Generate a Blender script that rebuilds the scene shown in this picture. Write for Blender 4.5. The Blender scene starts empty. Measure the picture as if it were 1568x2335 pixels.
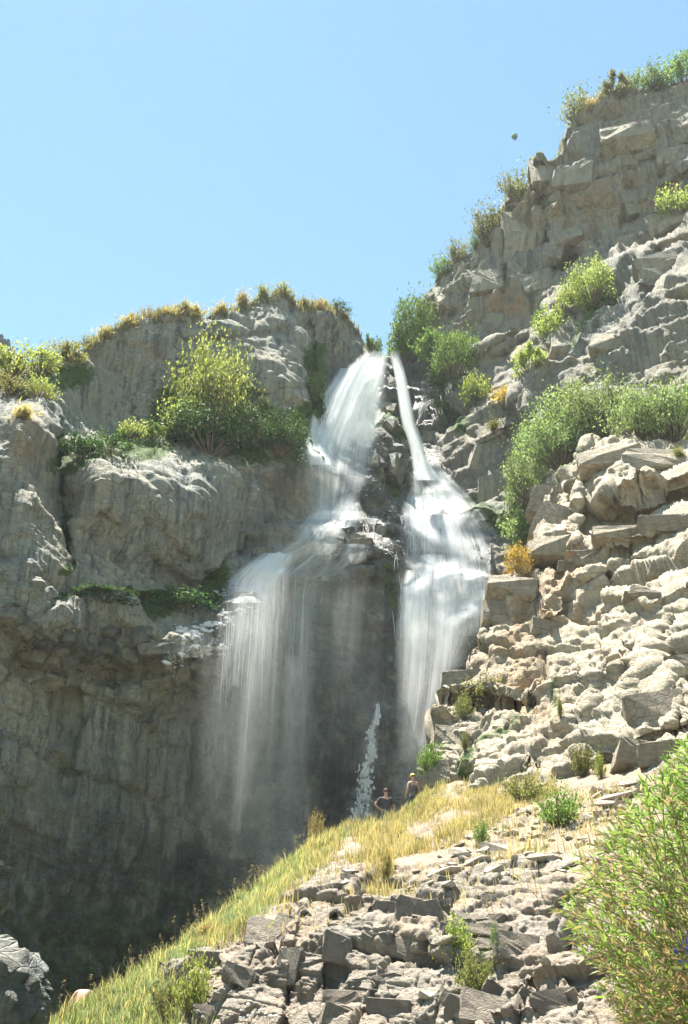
import bpy, math, random
import numpy as np
from mathutils import Vector, Matrix
from mathutils.bvhtree import BVHTree

random.seed(7)
RNG = np.random.default_rng(7)
SC = bpy.context.scene
COL = SC.collection
R = math.radians

# ------------------------------------------------------------------ camera
PITCH = R(27.0)
FW, FH, FPX = 1568.0, 2335.0, 35.0 / 24.0 * 1568.0
CAM = np.array([0.0, 0.0, 1.6])
cam = bpy.data.cameras.new('camera')
cam.sensor_fit = 'HORIZONTAL'
cam.sensor_width = 24.0
cam.lens = 35.0
cam.clip_start = 0.1
cam.clip_end = 12000
cam_o = bpy.data.objects.new('camera', cam)
COL.objects.link(cam_o)
cam_o.location = CAM
cam_o.rotation_euler = (R(90) + PITCH, 0, 0)
SC.camera = cam_o

# ------------------------------------------------------------------ light
SUN_EL, SUN_AZ = R(73.5), R(30)          # azimuth measured to the left of straight ahead
SUN = np.array([-math.sin(SUN_AZ) * math.cos(SUN_EL), math.cos(SUN_AZ) * math.cos(SUN_EL), math.sin(SUN_EL)])
world = bpy.data.worlds.new('World')
SC.world = world
world.use_nodes = True
wn = world.node_tree
for n in list(wn.nodes):
    wn.nodes.remove(n)
sky = wn.nodes.new('ShaderNodeTexSky')
sky.sky_type = 'NISHITA'
sky.sun_disc = False
sky.sun_elevation = SUN_EL
sky.sun_rotation = -SUN_AZ
sky.altitude = 1500
sky.air_density = 1.0
sky.dust_density = 0.25
sky.ozone_density = 1.2
bg = wn.nodes.new('ShaderNodeBackground')
bg.inputs['Strength'].default_value = 0.064
wo = wn.nodes.new('ShaderNodeOutputWorld')
grade = wn.nodes.new('ShaderNodeMix')
grade.data_type = 'RGBA'; grade.blend_type = 'MULTIPLY'
grade.inputs[0].default_value = 1.0
grade.inputs[7].default_value = (0.92, 1.12, 0.94, 1)
wn.links.new(sky.outputs[0], grade.inputs[6])
wn.links.new(grade.outputs[2], bg.inputs['Color'])
wn.links.new(bg.outputs[0], wo.inputs['Surface'])
sun = bpy.data.lights.new('sun', 'SUN')
sun.energy = 5.0
sun.angle = R(0.55)
sun.color = (1.0, 0.955, 0.87)
sun_o = bpy.data.objects.new('sun', sun)
COL.objects.link(sun_o)
sun_o.location = (-60, 60, 120)
sun_o.rotation_euler = Vector(-SUN).to_track_quat('-Z', 'Y').to_euler()

SC.view_settings.view_transform = 'Standard'
SC.view_settings.look = 'None'
SC.view_settings.gamma = 1.0
SC.view_settings.exposure = 2.15
SC.cycles.transparent_max_bounces = 32
SC.cycles.max_bounces = 6
SC.cycles.use_denoising = True

# ------------------------------------------------------------------ helpers
def P(x, y, Y):
    """world point seen at photo position (x, y) (1568 x 2335) at horizontal distance Y"""
    x = np.asarray(x, float); y = np.asarray(y, float); Y = np.asarray(Y, float)
    xc = (x - FW / 2) / FPX
    yc = (FH / 2 - y) / FPX
    dy = math.cos(PITCH) - yc * math.sin(PITCH)
    dz = math.sin(PITCH) + yc * math.cos(PITCH)
    s = Y / dy
    return np.stack([xc * s, dy * s, CAM[2] + dz * s], -1)

def pxm(y, Y):
    """photo pixels per metre at row y, horizontal distance Y"""
    yc = (FH / 2 - y) / FPX
    return FPX * (math.cos(PITCH) - yc * math.sin(PITCH)) / Y

def hash3(c, seed, k=3):
    c = c.astype(np.int64)
    h = (c[:, 0] * 73856093) ^ (c[:, 1] * 19349663) ^ (c[:, 2] * 83492791) ^ (seed * 2654435761)
    out = []
    for i in range(k):
        h = (h * 6364136223846793005 + 1442695040888963407 + i * 977)
        v = (h >> 17) & 0xFFFFF
        out.append(v.astype(np.float64) / 0xFFFFF)
        h = h ^ (h >> 29)
    return np.stack(out, 1)

np.seterr(over='ignore')

def perlin(p, seed=0):
    ip = np.floor(p).astype(np.int64)
    f = p - ip
    u = f * f * f * (f * (f * 6 - 15) + 10)
    tot = 0
    for dx in (0, 1):
        wx = u[:, 0] if dx else 1 - u[:, 0]
        for dy in (0, 1):
            wy = u[:, 1] if dy else 1 - u[:, 1]
            for dz in (0, 1):
                wz = u[:, 2] if dz else 1 - u[:, 2]
                g = hash3(ip + np.array([dx, dy, dz]), seed) * 2 - 1
                d = f - np.array([dx, dy, dz])
                tot = tot + wx * wy * wz * (g * d).sum(1)
    return tot * 1.3

def fbm(p, octv=4, seed=0, lac=2.03, gain=0.5, ridged=False):
    a, t, s = 1.0, 0.0, 0.0
    for o in range(octv):
        n = perlin(p * (lac ** o) + o * 13.7, seed + o)
        if ridged:
            n = 1 - 2 * np.abs(n)
        t = t + a * n
        s += a
        a *= gain
    return t / s

def worley(p, seed=0, jit=0.85):
    """blocky cells (4-norm): distances to the two nearest seeds, per-cell randoms, offset from the seed"""
    ip = np.floor(p).astype(np.int64)
    N = len(p)
    F1 = np.full(N, 99.0); F2 = np.full(N, 99.0)
    win = np.zeros((N, 3), np.int64); dif = np.zeros((N, 3))
    for dx in (-1, 0, 1):
        for dy in (-1, 0, 1):
            for dz in (-1, 0, 1):
                o = np.array([dx, dy, dz])
                c = ip + o
                d = p - (c + 0.5 + jit * (hash3(c, seed) - 0.5))
                r = d * d
                r = (r * r).sum(1)
                new = r < F1
                F2 = np.where(new, F1, np.minimum(F2, r))
                F1 = np.where(new, r, F1)
                win[new] = c[new]
                dif[new] = d[new]
    return F1 ** 0.25, F2 ** 0.25, hash3(win, seed + 5, 4), dif

def sstep(a, b, x):
    t = np.clip((x - a) / (b - a), 0, 1)
    return t * t * (3 - 2 * t)

def pl_dist(x, y, pts):
    d = np.full(x.shape, 1e9)
    for (x0, y0), (x1, y1) in zip(pts[:-1], pts[1:]):
        vx, vy = x1 - x0, y1 - y0
        t = np.clip(((x - x0) * vx + (y - y0) * vy) / (vx * vx + vy * vy + 1e-9), 0, 1)
        d = np.minimum(d, np.hypot(x - x0 - t * vx, y - y0 - t * vy))
    return d

def inpoly(x, y, poly):
    ins = np.zeros(x.shape, bool)
    n = len(poly)
    for i in range(n):
        x0, y0 = poly[i]; x1, y1 = poly[(i + 1) % n]
        c = ((y0 > y) != (y1 > y)) & (x < (x1 - x0) * (y - y0) / (y1 - y0 + 1e-12) + x0)
        ins ^= c
    return ins

class TPS:
    def __init__(self, ctrl, lam=2e-4):
        c = np.array(ctrl, float)
        self.xy = c[:, :2] / 1000.0
        z = c[:, 2]
        n = len(c)
        K = self.k(self.xy, self.xy) + lam * np.eye(n)
        Q = np.hstack([np.ones((n, 1)), self.xy])
        A = np.zeros((n + 3, n + 3))
        A[:n, :n] = K; A[:n, n:] = Q; A[n:, :n] = Q.T
        self.w = np.linalg.solve(A, np.concatenate([z, np.zeros(3)]))
        self.lo, self.hi = z.min() - 2, z.max() + 3
    @staticmethod
    def k(a, b):
        r2 = ((a[:, None, :] - b[None]) ** 2).sum(2)
        return 0.5 * r2 * np.log(r2 + 1e-12)
    def __call__(self, x, y):
        sh = np.shape(x)
        q = np.stack([np.ravel(x), np.ravel(y)], 1) / 1000.0
        out = np.empty(len(q))
        n = len(self.xy)
        for i in range(0, len(q), 40000):
            s = q[i:i + 40000]
            out[i:i + 40000] = self.k(s, self.xy) @ self.w[:n] + self.w[n] + s @ self.w[n + 1:]
        return np.clip(out, self.lo, self.hi).reshape(sh)

# ------------------------------------------------------------------ object helpers
def mesh_np(name, V, F, mat=None, smooth=False, attrs=None, uv=None):
    """V (n,3), F (m,k) -> mesh"""
    V = np.ascontiguousarray(V, np.float32); F = np.ascontiguousarray(F, np.int32)
    me = bpy.data.meshes.new(name)
    m, k = F.shape
    me.vertices.add(len(V)); me.vertices.foreach_set('co', V.ravel())
    me.loops.add(m * k); me.loops.foreach_set('vertex_index', F.ravel())
    me.polygons.add(m)
    me.polygons.foreach_set('loop_start', np.arange(0, m * k, k, dtype=np.int32))
    if smooth:
        me.polygons.foreach_set('use_smooth', np.ones(m, bool))
    if attrs:
        for a, v in attrs.items():
            at = me.attributes.new(a, 'FLOAT', 'POINT')
            at.data.foreach_set('value', np.ascontiguousarray(v, np.float32))
    if uv is not None:
        ul = me.uv_layers.new(name='UVMap')
        ul.data.foreach_set('uv', np.ascontiguousarray(uv[F.ravel()], np.float32).ravel())
    me.update(calc_edges=True)
    if mat:
        me.materials.append(mat)
    return me

def link(name, data, parent=None, mat=None):
    o = bpy.data.objects.new(name, data)
    COL.objects.link(o)
    if parent is not None:
        o.parent = parent
    return o

def tag(o, label=None, cat=None, group=None, kind=None):
    if label: o['label'] = label
    if cat: o['category'] = cat
    if group: o['group'] = group
    if kind: o['kind'] = kind
    return o

def empty(name, loc):
    o = bpy.data.objects.new(name, None)
    o.empty_display_size = 0.3
    COL.objects.link(o)
    o.location = loc
    return o

# ------------------------------------------------------------------ materials
def newmat(name):
    m = bpy.data.materials.new(name)
    m.use_nodes = True
    nt = m.node_tree
    for n in list(nt.nodes):
        nt.nodes.remove(n)
    out = nt.nodes.new('ShaderNodeOutputMaterial')
    return m, nt, out

class NB:
    """tiny node builder"""
    def __init__(self, nt):
        self.nt = nt
    def n(self, t, **kw):
        nd = self.nt.nodes.new(t)
        for k, v in kw.items():
            setattr(nd, k, v)
        return nd
    def put(self, s, v):
        if hasattr(v, 'is_output'):
            self.nt.links.new(v, s)
        else:
            s.default_value = v
    def math(self, op, a, b=0.0, clamp=False):
        nd = self.n('ShaderNodeMath', operation=op, use_clamp=clamp)
        self.put(nd.inputs[0], a); self.put(nd.inputs[1], b)
        return nd.outputs[0]
    def mix(self, f, a, b, blend='MIX'):
        nd = self.n('ShaderNodeMix', data_type='RGBA', blend_type=blend)
        self.put(nd.inputs[0], f)
        self.put(nd.inputs[6], a if hasattr(a, 'is_output') else (*a, 1))
        self.put(nd.inputs[7], b if hasattr(b, 'is_output') else (*b, 1))
        return nd.outputs[2]
    def noise(self, vec, scale, detail=4, rough=0.55):
        nd = self.n('ShaderNodeTexNoise')
        self.put(nd.inputs['Vector'], vec)
        nd.inputs['Scale'].default_value = scale
        nd.inputs['Detail'].default_value = detail
        nd.inputs['Roughness'].default_value = rough
        return nd.outputs[0]
    def mapping(self, vec, scale=(1, 1, 1), rot=(0, 0, 0)):
        nd = self.n('ShaderNodeMapping')
        self.put(nd.inputs['Vector'], vec)
        nd.inputs['Scale'].default_value = scale
        nd.inputs['Rotation'].default_value = rot
        return nd.outputs[0]
    def ramp(self, f, a, b):
        nd = self.n('ShaderNodeMapRange', interpolation_type='SMOOTHSTEP')
        self.put(nd.inputs[0], f)
        nd.inputs[1].default_value = a; nd.inputs[2].default_value = b
        return nd.outputs[0]
    def attr(self, name):
        nd = self.n('ShaderNodeAttribute', attribute_name=name)
        return nd.outputs['Fac']

def rock_mat(name, c_a, c_b, c_dark, fine=1.0, streak=0.6, bump=0.5):
    m, nt, out = newmat(name)
    b = NB(nt)
    co = b.n('ShaderNodeTexCoord').outputs['Object']
    big = b.ramp(b.noise(co, 0.10 * fine, 5), 0.35, 0.65)
    mid = b.ramp(b.noise(co, 0.9 * fine, 6, 0.6), 0.35, 0.68)
    col = b.mix(big, c_a, c_b)
    col = b.mix(b.math('MULTIPLY', mid, 0.55), col, tuple(v * 0.62 for v in c_a))
    # tint per fractured block
    tint = b.attr('tint')
    col = b.mix(b.math('MULTIPLY', tint, 0.45), col, tuple(min(v * 1.25, 0.62) for v in c_b))
    # vertical seep streaks
    st = b.noise(b.mapping(co, (0.55 * fine, 0.55 * fine, 0.035 * fine)), 2.0, 6, 0.62)
    st = b.math('MULTIPLY', b.ramp(st, 0.50, 0.68), streak)
    col = b.mix(st, col, c_dark)
    sf = b.noise(b.mapping(co, (1.9 * fine, 1.9 * fine, 0.20 * fine)), 1.6, 6, 0.7)
    col = b.mix(b.math('MULTIPLY', b.ramp(sf, 0.52, 0.66), 0.6 * streak), col, tuple(min(v * 1.55, 0.55) for v in c_b))
    col = b.mix(b.math('MULTIPLY', b.math('SUBTRACT', 1.0, b.ramp(sf, 0.36, 0.48)), 0.75 * streak), col, c_dark)
    # thin bedding bands
    bd = b.noise(b.mapping(co, (0.05, 0.05, 1.3 * fine), (R(9), R(-7), 0)), 2.4, 5, 0.7)
    bd = b.math('MULTIPLY', b.ramp(bd, 0.52, 0.70), 0.35)
    col = b.mix(bd, col, tuple(v * 0.5 for v in c_b))
    # lichen speckle
    sp = b.ramp(b.noise(co, 9.0 * fine, 5, 0.7), 0.56, 0.72)
    col = b.mix(b.math('MULTIPLY', sp, 0.35), col, (0.10, 0.095, 0.08))
    ls = b.ramp(b.noise(co, 6.0 * fine, 5, 0.7), 0.60, 0.74)
    col = b.mix(b.math('MULTIPLY', ls, 0.30), col, tuple(min(v * 1.7, 0.55) for v in c_b))
    # soil and rust stain, with lens-flare orange painted along the left rim
    iron_flare = b.math('MULTIPLY', b.attr('iron_flare'), b.ramp(b.noise(co, 0.5, 5), 0.3, 0.6))
    col = b.mix(iron_flare, col, (0.33, 0.20, 0.10))
    # damp rock, plus shade painted low on the wall and on boulders
    wet = b.attr('wet')
    wet_shade_m = b.math('MULTIPLY', wet, b.ramp(b.noise(co, 0.8, 5), 0.2, 0.6))
    col = b.mix(b.math('MULTIPLY', wet_shade_m, 0.9), col, (0.032, 0.036, 0.036))
    # moss and grass films
    mo = b.attr('moss')
    mos = b.ramp(b.math('ADD', mo, b.math('MULTIPLY', b.noise(co, 1.8, 6, 0.7), 0.9)), 0.78, 1.05)
    mcol = b.mix(b.ramp(b.noise(co, 2.6, 4), 0.35, 0.65), (0.035, 0.075, 0.016), (0.085, 0.125, 0.03))
    col = b.mix(mos, col, mcol)
    bs = b.n('ShaderNodeBsdfPrincipled')
    b.put(bs.inputs['Base Color'], col)
    b.put(bs.inputs['Roughness'], b.math('SUBTRACT', 0.9, b.math('MULTIPLY', wet_shade_m, 0.5)))
    bs.inputs['Specular IOR Level'].default_value = 0.3
    hgt = b.math('ADD', b.math('MULTIPLY', b.noise(co, 2.2 * fine, 8, 0.66), 1.0),
                 b.math('MULTIPLY', b.noise(b.mapping(co, (1, 1, 3.0), (R(9), R(-7), 0)), 3.5 * fine, 6, 0.7), 0.6))
    vo = b.n('ShaderNodeTexVoronoi', feature='DISTANCE_TO_EDGE')
    b.put(vo.inputs['Vector'], b.mapping(co, (1, 1, 1.7), (R(9), R(-7), 0.4)))
    vo.inputs['Scale'].default_value = 1.6 * fine
    ck = b.ramp(vo.outputs['Distance'], 0.0, 0.05)
    hgt = b.math('ADD', hgt, b.math('MULTIPLY', ck, 0.35))
    bp = b.n('ShaderNodeBump')
    bp.inputs['Strength'].default_value = bump
    bp.inputs['Distance'].default_value = 0.35 / fine
    b.put(bp.inputs['Height'], hgt)
    b.put(bs.inputs['Normal'], bp.outputs[0])
    nt.links.new(bs.outputs[0], out.inputs['Surface'])
    return m

def leaf_mat(name, c1, c2, c3, trans=0.45, rough=0.62):
    m, nt, out = newmat(name)
    b = NB(nt)
    ri = b.n('ShaderNodeNewGeometry').outputs['Random Per Island']
    oi = b.n('ShaderNodeObjectInfo').outputs['Random']
    col = b.mix(b.ramp(ri, 0.0, 0.8), c1, c2)
    col = b.mix(b.ramp(ri, 0.82, 1.0), col, c3)
    hs = b.n('ShaderNodeHueSaturation')
    b.put(hs.inputs['Hue'], b.math('ADD', 0.485, b.math('MULTIPLY', oi, 0.03)))
    b.put(hs.inputs['Value'], b.math('ADD', 0.85, b.math('MULTIPLY', oi, 0.35)))
    b.put(hs.inputs['Color'], col)
    col = hs.outputs[0]
    bs = b.n('ShaderNodeBsdfPrincipled')
    b.put(bs.inputs['Base Color'], col)
    bs.inputs['Roughness'].default_value = rough
    bs.inputs['Specular IOR Level'].default_value = 0.16
    tr = b.n('ShaderNodeBsdfTranslucent')
    b.put(tr.inputs['Color'], b.mix(1.0, col, (1.35, 1.35, 0.85), 'MULTIPLY'))
    mx = b.n('ShaderNodeMixShader')
    mx.inputs[0].default_value = trans
    nt.links.new(bs.outputs[0], mx.inputs[1]); nt.links.new(tr.outputs[0], mx.inputs[2])
    nt.links.new(mx.outputs[0], out.inputs['Surface'])
    return m

def plain_mat(name, col, rough=0.8, var=0.25, scale=6.0, bump=0.0):
    m, nt, out = newmat(name)
    b = NB(nt)
    co = b.n('ShaderNodeTexCoord').outputs['Object']
    n = b.noise(co, scale, 5, 0.6)
    c = b.mix(b.ramp(n, 0.3, 0.7), tuple(v * (1 - var) for v in col), tuple(min(v * (1 + var), 0.9) for v in col))
    bs = b.n('ShaderNodeBsdfPrincipled')
    b.put(bs.inputs['Base Color'], c)
    bs.inputs['Roughness'].default_value = rough
    bs.inputs['Specular IOR Level'].default_value = 0.25
    if bump:
        bp = b.n('ShaderNodeBump'); bp.inputs['Strength'].default_value = bump
        bp.inputs['Distance'].default_value = 0.1
        b.put(bp.inputs['Height'], b.noise(co, scale * 2.5, 7, 0.65))
        b.put(bs.inputs['Normal'], bp.outputs[0])
    nt.links.new(bs.outputs[0], out.inputs['Surface'])
    return m

def veil_mat(name, density, fu, fv, seed, lo=0.38, hi=0.72, fine=1.0):
    """white falling water: streaked, see-through sheet; u across, v along the fall"""
    m, nt, out = newmat(name)
    b = NB(nt)
    uv = b.n('ShaderNodeTexCoord').outputs['UV']
    sx = b.n('ShaderNodeSeparateXYZ'); nt.links.new(uv, sx.inputs[0])
    u, v = sx.outputs[0], sx.outputs[1]
    mp = b.n('ShaderNodeMapping'); nt.links.new(uv, mp.inputs['Vector'])
    mp.inputs['Location'].default_value = (seed * 3.1, seed * 1.7, seed)
    mp.inputs['Scale'].default_value = (fu, fv, 1)
    s1 = b.noise(mp.outputs[0], 1.0, 5, 0.62)
    s2 = b.noise(b.mapping(mp.outputs[0], (4.3, 0.9, 1)), 1.0, 4, 0.6)
    s3 = b.noise(b.mapping(mp.outputs[0], (0.35, 0.5, 1)), 1.0, 3, 0.5)
    s = b.math('ADD', b.math('MULTIPLY', s1, 0.45), b.math('ADD', b.math('MULTIPLY', s2, 0.25 * fine), b.math('MULTIPLY', s3, 0.35)))
    s = b.ramp(s, lo, hi)
    eu = b.math('MULTIPLY', b.ramp(u, 0.0, 0.28), b.math('SUBTRACT', 1.0, b.ramp(u, 0.72, 1.0)))
    ev = b.attr('dens')
    a = b.math('MULTIPLY', b.math('MULTIPLY', b.math('MULTIPLY', s, eu), ev), density, True)
    df = b.n('ShaderNodeBsdfDiffuse'); df.inputs['Color'].default_value = (0.90, 0.92, 0.93, 1)
    tl = b.n('ShaderNodeBsdfTranslucent'); tl.inputs['Color'].default_value = (0.92, 0.93, 0.93, 1)
    w = b.n('ShaderNodeMixShader'); w.inputs[0].default_value = 0.5
    nt.links.new(df.outputs[0], w.inputs[1]); nt.links.new(tl.outputs[0], w.inputs[2])
    tp = b.n('ShaderNodeBsdfTransparent')
    mx = b.n('ShaderNodeMixShader')
    nt.links.new(a, mx.inputs[0])
    nt.links.new(tp.outputs[0], mx.inputs[1]); nt.links.new(w.outputs[0], mx.inputs[2])
    nt.links.new(mx.outputs[0], out.inputs['Surface'])
    return m

M = {}
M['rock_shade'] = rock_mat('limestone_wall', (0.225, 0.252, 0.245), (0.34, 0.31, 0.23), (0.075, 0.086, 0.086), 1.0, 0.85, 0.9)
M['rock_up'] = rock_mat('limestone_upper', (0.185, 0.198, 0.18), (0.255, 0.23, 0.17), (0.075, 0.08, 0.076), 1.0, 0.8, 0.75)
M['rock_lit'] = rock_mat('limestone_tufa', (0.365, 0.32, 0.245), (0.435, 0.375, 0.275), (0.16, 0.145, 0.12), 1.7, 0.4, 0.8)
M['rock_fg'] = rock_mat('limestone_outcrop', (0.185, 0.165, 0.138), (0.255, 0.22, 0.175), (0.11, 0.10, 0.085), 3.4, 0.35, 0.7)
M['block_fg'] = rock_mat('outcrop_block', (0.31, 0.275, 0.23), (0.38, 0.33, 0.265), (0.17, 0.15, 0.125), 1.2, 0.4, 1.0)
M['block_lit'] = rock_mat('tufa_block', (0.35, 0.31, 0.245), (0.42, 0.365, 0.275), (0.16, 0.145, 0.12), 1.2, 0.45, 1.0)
M['stem'] = plain_mat('bark', (0.14, 0.11, 0.08), 0.9, 0.3, 8)

# ------------------------------------------------------------------ rock masses
def rock_disp(p, levels, seed, bed=(R(9), R(-7)), flat=1.7, crack=0.12, strata=()):
    """fractured-block relief: facets with sharp joints, aligned to the bedding"""
    rot = np.array(Matrix.Rotation(bed[0], 3, 'X') @ Matrix.Rotation(bed[1], 3, 'Y') @ Matrix.Rotation(0.35, 3, 'Z'))
    q = p @ rot.T
    q = q * np.array([1, 1, flat])
    warp = np.stack([fbm(p * 0.22 + 31 * i, 2, seed + 50 + i) for i in range(3)], 1)
    d = np.zeros(len(p)); tint = np.zeros(len(p))
    for i, (size, amp) in enumerate(levels):
        F1, F2, rnd, dif = worley(q / size + warp * 0.25, seed + i)
        gr = (rnd[:, 1:4] - 0.5) * 2.0
        d += amp * ((rnd[:, 0] - 0.5) + (gr * dif).sum(1) * 1.1)
        d -= amp * crack * np.exp(-((F2 - F1) / 0.035) ** 2)
        if i < 2:
            tint += rnd[:, 0] * 0.5
    for i, (per, amp, run) in enumerate(strata):      # beds cut by joints: flat-faced blocks standing proud of one another
        s = q[:, 2] / flat / per + 0.35 * warp[:, 0] + 0.15 * warp[:, 1]
        k = np.floor(s)
        f = s - k
        jit = hash3(np.stack([k, k * 0, k * 0], 1), seed + 330 + i, 2)
        sx = q[:, 0] / (per * run * (0.6 + 0.8 * jit[:, 0])) + 7 * jit[:, 1] + 0.25 * warp[:, 2]
        c = np.floor(sx)
        fx = sx - c
        h = hash3(np.stack([k, c, k * 0], 1), seed + 300 + i, 4)
        e = np.minimum(np.minimum(f, 1 - f), np.minimum(fx, 1 - fx) * run)
        d += amp * ((h[:, 0] - 0.5) + 0.30 * (f - 0.5) * (h[:, 1] - 0.2) + 0.35 * (fx - 0.5) * (h[:, 2] - 0.5))
        d -= amp * 0.42 * np.exp(-(e / 0.03) ** 2)
        if i == 0:
            tint = 0.5 * tint + 0.5 * h[:, 3]
    return d, tint

MASS = {}
def build_mass(name, x0, x1, dx, top, bottom, ctrl, feats, levels, seed, mat, wrap, attrs_fn, flat=1.7,
               soft=None, lam=2e-4, fbm_amp=0.6, fbm_scale=0.16, crack=0.12, extra=None, label=None, strata=(), push=None):
    xs = np.concatenate([np.arange(x0, -30, dx * 2), np.arange(max(x0, -30), min(x1, 1600), dx), np.arange(1600, x1 + 1, dx * 3)])
    tp = np.array(top, float)
    ty = np.interp(xs, tp[:, 0], tp[:, 1])
    ker = np.array([1, 2, 3, 2, 1.]) / 9
    ty = np.convolve(np.pad(ty, 2, 'edge'), ker, 'valid')
    ty = ty + 7 * perlin(np.stack([xs * 0.045, xs * 0, xs * 0 + seed], 1), 3) + 4 * perlin(np.stack([xs * 0.15, xs * 0, xs * 0 + seed], 1), 5)
    if callable(bottom):
        by = bottom(xs)
    else:
        by = np.full_like(xs, bottom)
    my = np.maximum(np.minimum(by, 2365.0), ty + 12)   # fine rows down to the foot of the frame, coarser below
    nv = int((my - ty).max() / dx) + 1
    t = np.linspace(0, 1, nv)
    Yp = ty[None] + (my - ty)[None] * t[:, None]
    if (by - my).max() > 1:
        t2 = np.linspace(0, 1, 45)[1:] ** 1.3
        Yp = np.concatenate([Yp, my[None] + (by - my)[None] * t2[:, None]], 0)
        nv = len(Yp)
    X = np.repeat(xs[None], nv, 0)
    tps = TPS(ctrl, lam)
    D = tps(X, Yp)
    for pts, wdt, amt in feats:
        D = D + amt * np.exp(-(pl_dist(X, Yp, pts) / wdt) ** 2)
    W = P(X, Yp, D)                                   # (nv, nx, 3)
    # the back: the surface rolls over the crest and goes on behind it
    ws = np.array(wrap, float)                        # rows of (back, rise, side)
    back = W[0][None] + ws[::-1][:, None, [2, 0, 1]]
    W = np.concatenate([back, W], 0)
    nb = len(ws)
    X = np.concatenate([np.repeat(X[:1], nb, 0), X], 0)
    Yp = np.concatenate([np.repeat(Yp[:1], nb, 0), Yp], 0)
    nr, nx = W.shape[:2]
    du = np.gradient(W, axis=1); dv = np.gradient(W, axis=0)
    N = np.cross(du, dv)
    N /= np.linalg.norm(N, axis=2, keepdims=True) + 1e-9
    flip = (N * (CAM - W)).sum(2).mean() < 0
    if flip:
        N = -N
    for _ in range(3):                                # smooth the push direction
        Np = np.pad(N, ((1, 1), (1, 1), (0, 0)), 'edge')
        N = (Np[1:-1, 1:-1] * 2 + Np[:-2, 1:-1] + Np[2:, 1:-1] + Np[1:-1, :-2] + Np[1:-1, 2:]) / 6
    N /= np.linalg.norm(N, axis=2, keepdims=True) + 1e-9
    if push is not None:
        N = N * (1 - push[3]) + np.array(push[:3]) * push[3]
        N /= np.linalg.norm(N, axis=2, keepdims=True) + 1e-9
    p = W.reshape(-1, 3)
    d, tint = rock_disp(p, levels, seed, flat=flat, crack=crack, strata=strata)
    d = d.reshape(nr, nx)
    for _ in range(1):                                # weathered edges
        dp = np.pad(d, 1, 'edge')
        d = 0.6 * d + 0.1 * (dp[:-2, 1:-1] + dp[2:, 1:-1] + dp[1:-1, :-2] + dp[1:-1, 2:])
    d = d.ravel()
    if soft is not None:
        d = d * soft(X.ravel(), Yp.ravel())
    d = d + fbm_amp * fbm(p * fbm_scale, 5, seed + 90) + 0.12 * fbm_amp * fbm(p * fbm_scale * 8, 4, seed + 95, ridged=True) + 0.05 * fbm_amp * fbm(p * fbm_scale * 22, 3, seed + 97)
    if extra is not None:
        d = d + extra(X.ravel(), Yp.ravel(), p)
    V = p + N.reshape(-1, 3) * d[:, None]
    idx = np.arange(nr * nx).reshape(nr, nx)
    F = np.stack([idx[:-1, :-1], idx[1:, :-1], idx[1:, 1:], idx[:-1, 1:]], -1).reshape(-1, 4)
    at = {'tint': tint, 'moss': 0, 'wet': 0, 'iron_flare': 0}
    at.update(attrs_fn(X.ravel(), Yp.ravel(), V))
    at = {k: np.broadcast_to(v, (len(V),)) for k, v in at.items()}
    me = mesh_np(name, V, F, mat, False, at)
    o = link(name, me)
    tag(o, label, 'cliff', kind='structure')
    bvh = BVHTree.FromPolygons(V.tolist(), F.tolist())
    MASS[name] = dict(o=o, bvh=bvh, V=V.reshape(nr, nx, 3), X=X, Y=Yp, nb=nb)
    return o

def g(x, y, pts, w):
    return np.exp(-(pl_dist(x, y, pts) / w) ** 2)

def ray(x, y, *names):
    """first rock met along the line of sight through (x, y)"""
    d = P(x, y, 100.0) - CAM
    d = Vector(d / np.linalg.norm(d))
    best = None
    for n in (names or MASS.keys()):
        h = MASS[n]['bvh'].ray_cast(Vector(CAM), d)
        if h[0] is not None and (best is None or h[3] < best[3]):
            best = h
    return best

def drop(x, y, z=200.0, *names):
    best = None
    for n in (names or MASS.keys()):
        h = MASS[n]['bvh'].ray_cast(Vector((x, y, z)), Vector((0, 0, -1)))
        if h[0] is not None and (best is None or h[0].z > best.z):
            best = h[0]
    return best
PLATEAU = [(0.35, 0.25, 0), (0.9, 0.35, 0), (1.8, 0.4, 0), (3.2, 0.5, 0), (5.5, 0.7, 0), (9, 1.0, 0), (15, 1.5, 0), (26, 2.0, 0)]

CREST = [(0.35, 0.2, 0), (0.9, 0.2, 0), (1.8, 0.0, 0), (3, -0.7, 0), (5, -2.2, 0), (8, -5, 0), (13, -10, 0), (22, -19, 0)]
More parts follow.
